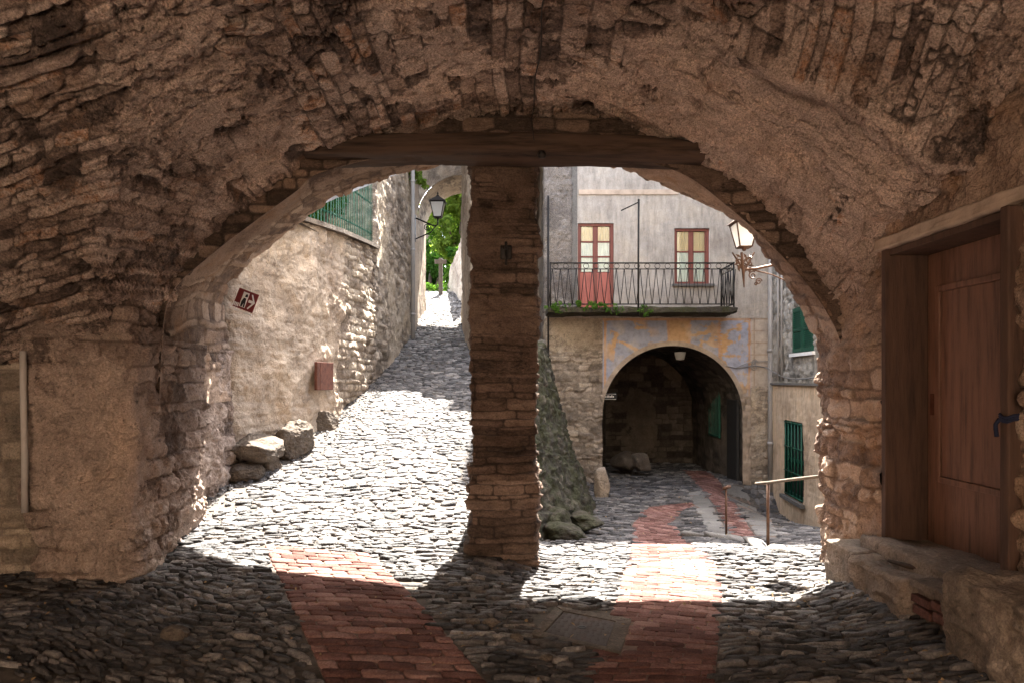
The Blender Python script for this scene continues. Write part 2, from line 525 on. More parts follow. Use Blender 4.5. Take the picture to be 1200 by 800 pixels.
# ------------------------------------------------------------------ ground
def z_left(d):
    d = np.asarray(d, float)
    pts_d = [-20, 5.0, 5.8, 6.9, 8.3, 9.1, 11, 13.6, 15.4, 17.7, 20, 23, 26, 28, 60]
    pts_z = [0, 0, .02, .19, .42, .60, 1.04, 1.55, 1.96, 2.55, 3.27, 4.10, 4.92, 5.2, 6.5]
    return np.interp(d, pts_d, pts_z)


def z_right(x, d):
    z = np.interp(d, [-20, 5.0, 6.5, 7.5, 9, 11, 15, 18, 60], [0, 0, -.1, -.24, -.43, -.58, -.66, -.76, -.9])
    return z - .55 * sstep(3.9, 5.2, x) * sstep(8.6, 12, d) * sstep(15.2, 14.0, d)


def ground_z(x, d):
    x = np.asarray(x, float); d = np.asarray(d, float)
    edge = np.interp(d, [5, 8, 12, 16], [.0, .05, .4, .6])
    w = sstep(edge - .35, edge + .35, x)
    z = lerp(z_left(d), z_right(x, d), w)
    z = z + .12 * sstep(2.0, 2.7, x) * sstep(5.7, 4.9, d)
    z = z + .03 * vnoise(x * .9, d * .9, seed=3) * sstep(2.9, 2.2, np.abs(x))
    return z


def gp(px, py, left=None):
    """the point of the ground seen at (px, py) in the photograph"""
    ds = np.linspace(2.2, 30, 2800)
    xs = (px - 600) / FPX * ds
    zs = EYE + (445 - py) / FPX * ds
    g = ground_z(xs, ds)
    k = np.argmax(zs < g)
    return np.array([xs[k], ds[k], g[k]])


def in_poly(x, y, P):
    P = np.asarray(P); r = np.zeros(x.shape, bool)
    j = len(P) - 1
    for i in range(len(P)):
        xi, yi, xj, yj = P[i, 0], P[i, 1], P[j, 0], P[j, 1]
        c = ((yi > y) != (yj > y)) & (x < (xj - xi) * (y - yi) / (yj - yi + 1e-12) + xi)
        r ^= c
        j = i
    return r


xs = np.concatenate([np.linspace(-60, -7, 12), np.arange(-6.6, 8.01, .14), np.linspace(9, 60, 12)])
ds = np.concatenate([np.linspace(-40, -4, 10), np.arange(-3.6, 20, .14), np.linspace(20.4, 40, 40), np.linspace(45, 120, 8)])
X, D = np.meshgrid(xs, ds, indexing='ij')
P = np.stack([X, D, ground_z(X, D) + .005], -1)
go = grid_obj('ground', P, M['soil'], toward=(0, 5, 50))
tag(go, 'packed earth under the cobbles of the passage and the two lanes', 'ground', kind='structure')


# brick paths: (left edge, right edge) polylines in picture points
def edges(lp, rp):
    return np.array([gp(*p)[:2] for p in lp]), np.array([gp(*p)[:2] for p in rp])


def resample(P, n):
    s = np.concatenate([[0], np.cumsum(np.linalg.norm(np.diff(P, axis=0), axis=1))])
    t = np.linspace(0, s[-1], n)
    return np.stack([np.interp(t, s, P[:, k]) for k in range(P.shape[1])], 1), s[-1]


PATHS = []
PATHS.append(('brick', *edges([(389, 818), (380, 800), (352, 737), (330, 685), (316, 655), (309, 640)],
                              [(590, 818), (570, 800), (520, 740), (480, 695), (447, 665), (432, 650)]), .105, 4))
PATHS.append(('brick', *edges([(672, 818), (680, 800), (704, 740), (722, 705), (736, 660), (740, 637), (741, 616), (748, 602), (762, 594), (786, 591), (811, 589)],
                              [(838, 818), (838, 800), (843, 745), (847, 700), (845, 672), (832, 651), (813, 637), (796, 622), (788, 612), (797, 602), (814, 592)]), .085, 4))
PATHS.append(('brick', *edges([(860, 629), (838, 592), (815, 566), (800, 551)], [(889, 632), (866, 596), (846, 568), (831, 552)]), .1, 3))
PATHS.append(('slab', *edges([(832, 627), (814, 596), (804, 578)], [(858, 629), (836, 592), (822, 575)]), .45, 1))
PATHS.append(('slab', *edges([(891, 632), (868, 596), (848, 568)], [(916, 634), (892, 600), (870, 571)]), .5, 1))
POLYS = [np.concatenate([l, r[::-1]]) for (_, l, r, _, _) in PATHS]
cover_c = (gp(637, 744) + gp(660, 719) + gp(722, 731) + gp(711, 761)) / 4
DRAIN = np.array([gp(*p)[:2] for p in ((620, 747), (650, 712), (742, 727), (729, 769))])
POLYS.append(DRAIN)


def stones_mesh(name, c, L, W, rot, zf, mat, hgt=.028, p=2.6, seed=0, n=10, irr=.12, crown=True, tl=1.0, quads=None):
    """low domed stones laid on the ground, all in one sheet"""
    r = np.random.default_rng(seed)
    m = len(c)
    th = np.arange(n) / n * 2 * np.pi
    rad = (np.abs(np.cos(th)) ** p + np.abs(np.sin(th)) ** p) ** (-1 / p)
    rad = rad[None] * (1 + irr * r.uniform(-1, 1, (m, n)))
    if crown:
        rings = [(1.03, -.6), (1.0, .25), (.9, .92), (.6, 1.0)]
    else:
        rings = [(1.0, -.8), (1.0, .7), (.94, 1.0), (.5, 1.03)]
    hs = hgt * (r.uniform(.45, 1.35, m) if crown else r.uniform(.85, 1.15, m))
    tx, ty = r.normal(0, .05 * tl, m), r.normal(0, .08 * tl, m)
    V = []
    for sc, hz in rings:
        lx = rad * np.cos(th)[None] * sc * L[:, None] / 2
        ly = rad * np.sin(th)[None] * sc * W[:, None] / 2
        gx = c[:, 0, None] + lx * np.cos(rot)[:, None] - ly * np.sin(rot)[:, None]
        gy = c[:, 1, None] + lx * np.sin(rot)[:, None] + ly * np.cos(rot)[:, None]
        if quads is not None:
            a_ = (rad * np.cos(th)[None] * sc * .5 + .5)[..., None]; b_ = (rad * np.sin(th)[None] * sc * .5 + .5)[..., None]
            q_ = quads[:, None]
            pt = (q_[:, :, 0] * (1 - a_) + q_[:, :, 1] * a_) * (1 - b_) + (q_[:, :, 3] * (1 - a_) + q_[:, :, 2] * a_) * b_
            gx, gy = pt[..., 0], pt[..., 1]
        gz = zf(gx, gy) + hz * hs[:, None] + (lx * tx[:, None] + ly * ty[:, None] if hz > 0 else 0)
        gz = gz + (r.normal(0, .0025, gz.shape) if crown else 0)
        V.append(np.stack([gx, gy, gz], -1))
    cz = zf(c[:, 0], c[:, 1]) + (hs * 1.04)
    V = np.concatenate([np.stack(V, 1).reshape(m, -1, 3), np.stack([c[:, 0], c[:, 1], cz], -1)[:, None]], 1)
    k = len(rings)
    F = []
    for i in range(k - 1):
        for j in range(n):
            F.append((i * n + j, i * n + (j + 1) % n, (i + 1) * n + (j + 1) % n, (i + 1) * n + j))
    F = np.array(F)
    T = np.array([((k - 1) * n + j, (k - 1) * n + (j + 1) % n, k * n, k * n) for j in range(n)])
    nv = k * n + 1
    base = (np.arange(m) * nv)[:, None, None]
    FQ = (F[None] + base).reshape(-1, 4)
    FT = (T[None, :, :3] + base).reshape(-1, 3)
    tone = np.repeat(r.uniform(0, 1, m), nv)
    # quads and tris together: write the triangles as a second island list
    me = bpy.data.meshes.new(name)
    Vf = V.reshape(-1, 3).astype(np.float32)
    me.vertices.add(len(Vf)); me.vertices.foreach_set('co', Vf.ravel())
    li = np.concatenate([FQ.ravel(), FT.ravel()]).astype(np.int32)
    me.loops.add(len(li)); me.loops.foreach_set('vertex_index', li)
    me.polygons.add(len(FQ) + len(FT))
    me.polygons.foreach_set('loop_start', np.concatenate([np.arange(len(FQ)) * 4, len(FQ) * 4 + np.arange(len(FT)) * 3]).astype(np.int32))
    me.polygons.foreach_set('loop_total', np.concatenate([np.full(len(FQ), 4), np.full(len(FT), 3)]).astype(np.int32))
    me.polygons.foreach_set('use_smooth', np.full(len(FQ) + len(FT), True))
    for nm, a in (('tone', tone), ('joint', tone * 0), ('cover', tone * 0)):
        q = me.attributes.new(nm, 'FLOAT', 'POINT'); q.data.foreach_set('value', a.astype(np.float32))
    me.update(); me.validate()
    return link(name, me, mat)


def cobbles(rows, lmin, lmax, seed, xr):
    r = np.random.default_rng(seed)
    out = []
    for d, w in rows:
        x = xr(d)[0] + r.uniform(0, .1)
        x1 = xr(d)[1]
        while x < x1:
            l = r.uniform(lmin, lmax) * (1.4 if r.random() < .1 else 1)
            out.append((x + l / 2, d, l, w))
            x += l + .007
    return np.array(out)


def lane_x(d):
    if d < 5.3: return (-4.4, 2.9)
    if d < 8.3: return (-3.4, 3.6)
    return (np.interp(d, [8.3, 9, 10, 11, 13.6, 20, 26], [-3.45, -3.25, -3.0, -2.85, -2.78, -2.85, -4]), np.interp(d, [8, 9, 12, 16, 20, 27], [.0, .1, .45, .2, 0, -1.2]))


rows = []
d = 3.0
while d < 27.5:
    w = (.035 if d < 4.6 else .040 if d < 7 else .066 if d < 14 else .10) * random.uniform(.65, 1.45)
    rows.append((d + w / 2, w)); d += w + .004
stA = cobbles(rows, .07, .21, 3, lane_x)
rowsB = [(dd, w) for dd, w in rows if 8.3 < dd < 20]
stB = cobbles(rowsB, .10, .26, 4, lambda d: (np.interp(d, [8, 9, 12, 16, 20], [.0, .1, .45, .7, .9]) + .01, 5.7))
st = np.concatenate([stA, stB])
# wavy rows
wx = .10 * vnoise(st[:, 0] * .7, st[:, 1] * .7, seed=5)
tw = lambda x, y: .30 * fbm(x * .55, y * .55, seed=6, oct=2) + .34 * np.clip(-x - .9, 0, 2.6) * sstep(6.2, 5, y)
cy = st[:, 1] + tw(st[:, 0], st[:, 1])
rot = np.arctan((tw(st[:, 0] + .05, st[:, 1]) - tw(st[:, 0] - .05, st[:, 1])) / .1) + RNG.normal(0, .13, len(st))
c = np.stack([st[:, 0] + wx, cy], 1) + RNG.normal(0, .006, (len(st), 2))
keep = np.ones(len(c), bool)
for P_ in POLYS:
    g = P_.mean(0)
    keep &= ~in_poly(c[:, 0], c[:, 1], P_)
lx0 = np.array([lane_x(q)[0] for q in c[:, 1]])
keep &= ~((c[:, 0] < lx0 + .22 + .30 * (fbm(c[:, 0] * 1.2, c[:, 1] * 1.2, seed=14) + .6) * sstep(6.6, 7.4, c[:, 1])) & (c[:, 1] > 6.6) & (c[:, 1] < 13.4))
keep &= RNG.random(len(c)) > .025
big = RNG.random(len(c)) < .06
Ls = st[:, 2] * RNG.uniform(.85, 1.1, len(c)); Ws = st[:, 3] * RNG.uniform(.75, 1.2, len(c)) * np.where(big, 1.6, 1)
co_ = stones_mesh('cobbled_lane', c[keep], Ls[keep], Ws[keep], rot[keep], ground_z, M['cobble'], .027, 2.7, 8, irr=.2)
tag(co_, 'grey cobblestones laid in wavy rows over the passage floor and both lanes', 'cobbles', kind='structure')


gx = RNG.uniform(0, 1, 900); gd = RNG.uniform(6.7, 13.4, 900)
gl = np.array([lane_x(q)[0] for q in gd]) + .62 * gx ** 1.3
gr = stones_mesh('gravel', np.stack([gl, gd], 1), RNG.uniform(.02, .075, 900), RNG.uniform(.015, .05, 900), RNG.uniform(0, 3, 900), ground_z, M['cobble'], .022, 2.3, 18, irr=.25)
tag(gr, 'loose gravel and earth along the foot of the left wall', 'gravel', kind='stuff')


def brick_path(kind, l, r, step, across, name, label, seed):
    L_, ln = resample(l, 120); R_, _ = resample(r, 120)
    nrow = max(2, int(ln / step)); gap = .010 if seed == 40 else .004
    rr = np.random.default_rng(seed)
    cs, Ls_, Ws_, rot_, qs_ = [], [], [], [], []
    edge_at = lambda t: (lambda k, f: (lerp(L_[k], L_[k + 1], f), lerp(R_[k], R_[k + 1], f)))(min(int(t), 118), t - min(int(t), 118))
    for i in range(nrow):
        t = (i + .5) / nrow * 119
        k = int(t); f = t - k; k2 = min(k + 1, 119)
        a = lerp(L_[k], L_[k2], f); b = lerp(R_[k], R_[k2], f)
        w = np.linalg.norm(b - a); ang = math.atan2(b[1] - a[1], b[0] - a[0])
        n = across
        cuts = np.linspace(0, 1, n + 1)
        if n > 1:
            cuts = np.concatenate([[0], (np.arange(1, n + 1) - (.5 if i % 2 else 0)) / n + rr.normal(0, .012, n), [1]])
            cuts = np.unique(np.clip(cuts, 0, 1))
        for q0, q1 in zip(cuts[:-1], cuts[1:]):
            if (q1 - q0) * w < .03: continue
            cq = lerp(a, b, (q0 + q1) / 2)
            if in_poly(cq[:1], cq[1:2], DRAIN)[0]: continue
            g2 = gap / max(w, .1) / 2; gv = gap / (ln / nrow) / 2
            (a0, b0), (a1, b1) = edge_at((i + gv) / nrow * 119), edge_at((i + 1 - gv) / nrow * 119)
            qs_.append([lerp(a0, b0, q0 + g2), lerp(a0, b0, q1 - g2), lerp(a1, b1, q1 - g2), lerp(a1, b1, q0 + g2)])
            cs.append(lerp(a, b, (q0 + q1) / 2)); Ls_.append((q1 - q0) * w - gap)
            Ws_.append(ln / nrow - gap + rr.normal(0, .002)); rot_.append(ang + rr.normal(0, .015))
    cs, Ls_, Ws_, rot_ = map(np.array, (cs, Ls_, Ws_, rot_))
    tt = np.linspace(0, 1, 9)[None, :, None]
    S2 = lerp(L_[:, None], R_[:, None], tt)
    S3 = np.concatenate([S2, (ground_z(S2[..., 0], S2[..., 1]) + .007)[..., None]], -1)
    bed = grid_obj('path_bed', S3, M['bed'], toward=(0, 5, 50))
    tag(bed, 'sandy mortar bed under the ' + label, 'path', kind='structure')
    o = stones_mesh(name, cs, Ls_, Ws_, rot_, ground_z, M['brick' if kind == 'brick' else 'slab'], .02 if seed == 40 else .013, 9, seed, n=16, irr=.012, crown=False, tl=.4, quads=np.array(qs_) + rr.normal(0, .0025, (len(qs_), 4, 2)))
    return tag(o, label, 'path', kind='structure')


PL = ['strip of red bricks laid crosswise running into the shade on the left', 'curving red brick path leading down to the dark archway',
      'narrow brick strip between two grey slab strips on the ramp', 'grey stone slab strip left of the ramp bricks', 'grey stone slab strip right of the ramp bricks']
for i, (k, l, r, s, a) in enumerate(PATHS):
    brick_path(k, l, r, s, a, 'brick_path' if k == 'brick' else 'stone_path', PL[i], 40 + i)

# ------------------------------------------------------------------ the vaulted passage
passage = empty('vaulted_passage', (0, 5.8, 0), 'low rough stone vault of the passage, its wide arch resting on a middle pillar', 'passage')
FD = 5.8                                    # depth of the inner arch face
Fpx = [(165, 420), (185, 370), (215, 310), (260, 262), (310, 222), (365, 190), (450, 160), (540, 137), (620, 130), (700, 138), (760, 157),
       (810, 182), (870, 215), (920, 265), (960, 320), (990, 370), (1005, 410)]
Fc = np.array([[at(x, y, FD)[0], at(x, y, FD)[2]] for x, y in Fpx])


def smooth_curve(P, n, closed=False):
    """Catmull-Rom through P, resampled to n even points"""
    P = np.asarray(P, float)
    Q = np.vstack([2 * P[0] - P[1], P, 2 * P[-1] - P[-2]])
    out = []
    for i in range(1, len(Q) - 2):
        t = np.linspace(0, 1, 24, endpoint=False)[:, None]
        p0, p1, p2, p3 = Q[i - 1], Q[i], Q[i + 1], Q[i + 2]
        out.append(.5 * (2 * p1 + (p2 - p0) * t + (2 * p0 - 5 * p1 + 4 * p2 - p3) * t ** 2 + (-p0 + 3 * p1 - 3 * p2 + p3) * t ** 3))
    out.append(P[-1:])
    return resample(np.concatenate(out), n)[0]


Fs = smooth_curve(Fc, 400)


def Fz(x):
    return np.interp(x, Fs[:, 0], Fs[:, 1], left=1.75, right=1.75)


def A_web(x, d):
    s = FD - d
    w = 1 + .075 * np.clip(s, -.2, 4)
    return 1.75 + (Fz(x / w) - 1.75) * (1 + .03 * s)


def B_web(x, d):
    BL = np.interp(d, [-3, 1.5, 2.5, 3.5, 4.1, 4.6, 4.95, 5.2, 5.4, 5.6], [3.2, 4.0, 3.9, 3.6, 3.3, 2.92, 2.5, 2.15, 1.85, 1.5])
    BR = np.interp(d, [-3, 1.5, 2.5, 3.2, 3.8, 4.22, 4.7, 5.05, 5.24, 5.4, 5.63, 5.8], [3.0, 3.6, 3.4, 3.24, 3.1, 2.97, 2.86, 2.78, 2.68, 2.4, 1.9, 1.5])
    return lerp(BL, BR, sstep(-1.2, 2.2, x))


def zceil(x, d):
    a, b = A_web(x, d), B_web(x, d)
    dcr = 4.22 - .10 * (x - 2.3)
    up = (.42 * (1 - np.exp(-np.clip(dcr - d, 0, 9) / .28)) - .06 * np.exp(-np.clip(d - dcr, 0, 9) / .2)) * sstep(1.0, 1.7, x)
    b = b + up
    a = a + up
    k = .03
    m = np.maximum(a, b)
    return m + k * np.log(np.exp((a - m) / k) + np.exp((b - m) / k)) - k * .2


th = np.linspace(-math.pi / 2, math.pi / 2, 1000)
xs = -.82 + 3.78 * np.sign(np.sin(th)) * np.abs(np.sin(th)) ** .9
xs = np.linspace(-1, 1, 1000); xs = -.82 + 3.78 * (xs * 1.45 - .45 * xs ** 3)
ds = np.concatenate([np.linspace(-3, 3.0, 40, endpoint=False), np.linspace(3.0, FD + .1, 430)])
X, D = np.meshgrid(xs, ds, indexing='ij')
Z = zceil(X, D)
P = np.stack([X, D, Z], -1)
isA = sstep(-.12, .12, A_web(X, D) - B_web(X, D))
arc = np.cumsum(np.hypot(np.gradient(X, axis=0), np.gradient(Z, axis=0)), axis=0)
arc = arc - arc[np.argmin(np.abs(xs))][None]
arcd = np.cumsum(np.hypot(np.gradient(D, axis=1), np.gradient(Z, axis=1)), axis=1)
# the crown: plastered rubble with board marks; the left web: flaky beds of slate
wob = .10 * fbm(X * 1.5, D * 1.5, Z * 1.5, 3, 21)
dA, tA, jA = courses(D + .10 * wob, arc + .07 * wob, (.05, .2), (.2, .8), 31, .03, .010, .05, .008, .012)
e1, t1, ax_, ay_ = voro((arc + .4 * wob) / .24, (D + wob * .3) / .15, 33)
bl_ = sstep(-.1, .1, fbm(X * .9, D * .9, Z, 3, 36))
dA = lerp(dA, .045 * (t1 - .5) + .14 * (t1 - .5) * ax_ + .10 * (hash2((t1 * 4096).astype(int), (t1 * 0).astype(int), 3) - .5) * ay_ - .02 * sstep(.09, .02, e1), bl_)
jA = lerp(jA, 1 - sstep(.02, .10, e1), bl_); t1 = lerp(tA, t1, bl_)
arcd = arcd - arcd[:, np.argmin(np.abs(ds - 4.9))][:, None]
vb = 1.25 * np.minimum(Z, 3.25) + .5 * np.maximum(0, Z - 3.25) - .30 * X + .25 * np.maximum(0, 4.7 - D) + .75 * np.maximum(0, 4.1 - D) + .05 * wob
dB, tB, jB = courses(X + .7 * D, vb, (.026, .085), (.16, .7), 51, .03, .008, .065, .005, .008)
dR, tR, jR = courses(D * .9 + X * .5, arc - .3 * D, (.05, .15), (.3, .9), 57, .03, .008, .05, .006, .010)
left = sstep(.4, -1.2, X)
slate = (1 - isA) * left
slate = np.maximum(slate, sstep(-1.9, -2.7, X + .5 * fbm(X * 1.3, D * 1.3, seed=3)) * .9)
rgt = (1 - isA) * (1 - left)
web = sstep(1.3, 2.0, X) * isA
cv = sstep(-.10, .14, fbm(X * 1.5, D * 1.5, Z * 1.5, 5, 61, .6)) * (1 - .75 * slate)
cv = np.maximum(cv, .8 * rgt * sstep(-.2, .1, fbm(X * 2, D * 2, Z * 2, 4, 62)))
dcr_ = 4.22 - .10 * (X - 2.3)
facet = sstep(1.35, 1.75, X) * sstep(dcr_ - .03, dcr_ + .02, D) * sstep(dcr_ + 1.0, dcr_ + .7, D + .25 * fbm(X * 2, D * 2, seed=64))
cv = np.maximum(cv, .95 * facet)
dsp = lerp(dA, dB, slate); ton = lerp(t1, tB, slate); jo = lerp(jA, jB, slate)
dsp = lerp(dsp, dR, .8 * web); ton = lerp(ton, tR, web); jo = lerp(jo, jR, web)
dsp = lerp(dsp, .012 + .30 * dsp, cv * .85)
# ridges left by the boards the vault was cast on, along the passage on the right
bu = arc * 1.0 - .55 * D
bo = np.abs((bu / .27 + .25 * vnoise(bu * 0 + np.floor(bu / .27), D * .3, seed=71)) % 1 - .5)
boards = sstep(.06, .0, bo) * .035 * sstep(.2, 1.2, X) * sstep(-.25, .2, vnoise(X * .9, D * .9, seed=74))
bl = np.abs((X + .05 * vnoise(X * 2, D * 2, seed=77)) / .55 % 1 - .5)
boards = boards + sstep(.035, 0, bl) * .018 * isA * sstep(-.1, .3, vnoise(X * 1.4, D * 1.1, seed=79))
dsp = dsp + boards
cr = ridge(X * 1.1 + wob, D * 1.1, Z * 1.1, 4, 83)
dsp = dsp - .055 * sstep(.70, .82, cr) * (1 - .4 * cv)
jo = np.maximum(jo, sstep(.73, .82, cr))  # cracks take the dark joint colour, painting shade into them
sl = np.abs(((D - dcr_) / .155 + .25 * vnoise(X * 1.5, np.floor((D - dcr_) / .155) * 3.3, seed=65)) % 1 - .5)
dsp = dsp - .045 * facet * sstep(.07, .01, sl) * sstep(-.5, .1, vnoise(X * 2.2, D * 3, seed=66)) + facet * .075 * (hash2(np.floor((D - dcr_) / .155 + .5).astype(int), np.zeros(X.shape, int), 67) - .3)
jo = np.maximum(jo, .9 * facet * sstep(.04, .01, sl) * sstep(-.5, .1, vnoise(X * 2.2, D * 3, seed=66)))  # slab grooves darkened in colour as if shaded
# the thick rib edge on the right, where the render has broken away in long slabs
rb = (arc - arc[np.argmin(np.abs(xs - 2.15))][None]) + .62 * (D - 4.5)
dsp = dsp + .0 * sstep(-.14, -.10, rb) * sstep(.17, .05, rb) * sstep(1.3, 1.6, X) * sstep(5.2, 4.9, D)
dsp = dsp + .045 * fbm(X * 1.2, D * 1.2, Z * 1.2, 3, 91) + .012 * fbm(X * 4, D * 4, Z * 4, 4, 93) + .010 * fbm(X * 16, D * 16, Z * 16, 4, 95) + .006 * fbm(X * 45, D * 45, Z * 45, 2, 96)
pitf = fbm(X * 13, D * 13, Z * 13, 4, 98)
smo = 1 - .75 * sstep(.2, 1.3, X + .5 * fbm(X, D, seed=5)) * sstep(-.25, .15, fbm(X * .8, D * .8, seed=15) + .1)
dsp = dsp - .022 * sstep(.25, .42, pitf) * smo
fl_ = fbm(X * 2.6, D * 2.6, Z * 2.6, 5, 99, .6)
dsp = dsp - .02 * cv * sstep(.05, .07, fl_) * sstep(.34, .32, fl_)          # flaked-off skins of render
jo = np.maximum(jo, .8 * sstep(.3, .5, pitf) * smo)  # pits tinted dark as well, shade put into the colour
ck = np.abs(fbm(X * 1.1 + 3, D * 1.1, Z, 5, 197, .6))
dsp = dsp - .035 * sstep(.018, .004, ck); jo = np.maximum(jo, .95 * sstep(.016, .004, ck))  # long crack lines cut in, their shade painted with joint colour
ck2 = np.abs(fbm(X * 2.6 + 3, D * 2.6, Z * 2.6, 5, 198, .6))
ck2 = ck2 + sstep(.1, -.1, fbm(X * .9, D * .9, seed=199))
dsp = dsp - .025 * sstep(.02, .004, ck2); jo = np.maximum(jo, .9 * sstep(.018, .004, ck2))  # finer cracks, darkened by colour the same way
grid_obj('vault', P, M['vault'], passage, dsp, toward=(0, 3, 1.0), attrs={'tone': ton, 'joint': jo * (1 - .6 * cv * (1 - facet)), 'cover': cv * .75 + .2 * facet})


def ring_attrs(u, v, seed, h, l, cvs=.0, **k):
    d_, t_, j_ = courses(u, v, h, l, seed, **k)
    c_ = sstep(-.15 + cvs, .3 + cvs, fbm(u * 1.1, v * 1.1, seed=seed + 40))
    return d_, t_, j_, c_


# arch curves: lower edge of the inner face, and of the outer face
Gpx = [(190, 400), (200, 345), (240, 305), (290, 266), (345, 226)]
Gpx2 = [(850, 240), (900, 284), (945, 332), (978, 383)]
gf = [(-3.0, 1.35)] + [(at(x, y, FD)[0], at(x, y, FD)[2]) for x, y in Gpx] + [(-1.62, 3.36), (-.9, 3.52), (0, 3.57), (.8, 3.52), (1.42, 3.36)] + \
     [(at(x, y, FD)[0], at(x, y, FD)[2]) for x, y in Gpx2] + [(2.84, 1.7), (2.86, 1.35)]
Bpx = [(270, 350), (300, 306), (327, 282), (350, 266), (385, 244), (420, 229), (475, 207)]
Bpx2 = [(700, 194), (756, 213), (828, 244), (853, 257), (878, 282), (902, 318), (932, 358), (950, 398)]


def on_back(px, py):
    k = (px - 600) / FPX
    x = k * 7.3 / (1 + .274 * k)
    dd = 7.3 - .274 * x
    return x, EYE + (445 - py) / FPX * dd


def back_d(x):
    return 7.3 - .274 * np.asarray(x, float)


gb = [(-3.36, 1.35), (-3.36, 1.9)] + [on_back(*p) for p in Bpx] + [(-.5, 3.98), (.25, 3.9)] + [on_back(*p) for p in Bpx2] + [(2.88, 1.8), (2.88, 1.35)]
NU = 620
GF = smooth_curve(gf, NU); GB = smooth_curve(gb, NU)
ua = np.concatenate([[0], np.cumsum(np.linalg.norm(np.diff(GF, axis=0), axis=1))])
# soffit
NW = 150
t = np.linspace(0, 1, NW)
P = np.zeros((NU, NW, 3))
P[..., 0] = lerp(GF[:, None, 0], GB[:, None, 0], t[None]); P[..., 2] = lerp(GF[:, None, 1], GB[:, None, 1], t[None])
P[..., 1] = lerp(FD, back_d(GB[:, 0])[:, None], t[None])
U = np.broadcast_to(ua[:, None], (NU, NW)); Vv = P[..., 1]
d_, t_, j_, c_ = ring_attrs(Vv, U + .1 * vnoise(U, Vv, seed=4), 101, (.07, .19), (.25, .8), .05, offs=.06, bulge=.01, soft=.007)
dsp = lerp(d_, .02 + .3 * d_, c_ * .8) + .05 * fbm(P[..., 0] * 1.5, P[..., 1] * 1.5, P[..., 2] * 1.5, 3, 111) + .02 * fbm(P[..., 0] * 5, P[..., 1] * 5, P[..., 2] * 5, 4, 112) + .014 * fbm(P[..., 0] * 18, P[..., 1] * 18, P[..., 2] * 18, 3, 113) - .055
dsp = dsp * sstep(0, .06, t)[None]
grid_obj('arch_soffit', P, M['jamb'], passage, dsp, toward=(0, 6.5, 1), attrs={'tone': t_, 'joint': j_, 'cover': c_ * .7})
# inner face between the vault and the arch
FC2 = resample(np.vstack([[-3.2, 1.35], Fs, [2.95, 1.35]]), NU)[0]
NV = 60
t = np.linspace(-.45, 1.0, NV)
P = np.zeros((NU, NV, 3))
P[..., 0] = lerp(FC2[:, None, 0], GF[:, None, 0], t[None]); P[..., 2] = lerp(FC2[:, None, 1], GF[:, None, 1], t[None]); P[..., 1] = FD
d_, t_, j_, c_ = ring_attrs(P[..., 0], P[..., 2], 121, (.05, .12), (.12, .35), .25)
dsp = (d_ + .03 * fbm(P[..., 0] * 4, P[..., 2] * 4, seed=122, oct=5) - .02) * (1 - sstep(.8, .98, t))[None]
grid_obj('arch_face', P, M['pillar'], passage, dsp, toward=(0, 0, 1.6), attrs={'tone': t_, 'joint': j_, 'cover': c_ * .8})
# outer face of the passage building, unseen, pale cream to bounce light at the house
NV = 50
t = .016 + .984 * np.linspace(0, 1, NV) ** 1.4
top = np.stack([np.interp(np.linspace(0, 1, NU), [0, .16, .84, 1], [-9, -9, 9, 9]), np.interp(np.linspace(0, 1, NU), [0, .16, .84, 1], [1.35, 7.4, 7.4, 1.35])], 1)
P = np.zeros((NU, NV, 3))
P[..., 0] = lerp(GB[:, None, 0], top[:, None, 0], t[None]); P[..., 2] = lerp(GB[:, None, 1], top[:, None, 1], t[None]); P[..., 1] = back_d(np.clip(P[..., 0], -4.5, 9))
d_, t_, j_, c_ = ring_attrs(P[..., 0], P[..., 2], 131, (.07, .18), (.15, .5), -.6)
grid_obj('outer_wall', P, M['cream'], passage, d_ + .03 * fbm(P[..., 0] * 3, P[..., 2] * 3, seed=132), toward=(0, 20, 3), attrs={'tone': t_, 'joint': j_, 'cover': c_})


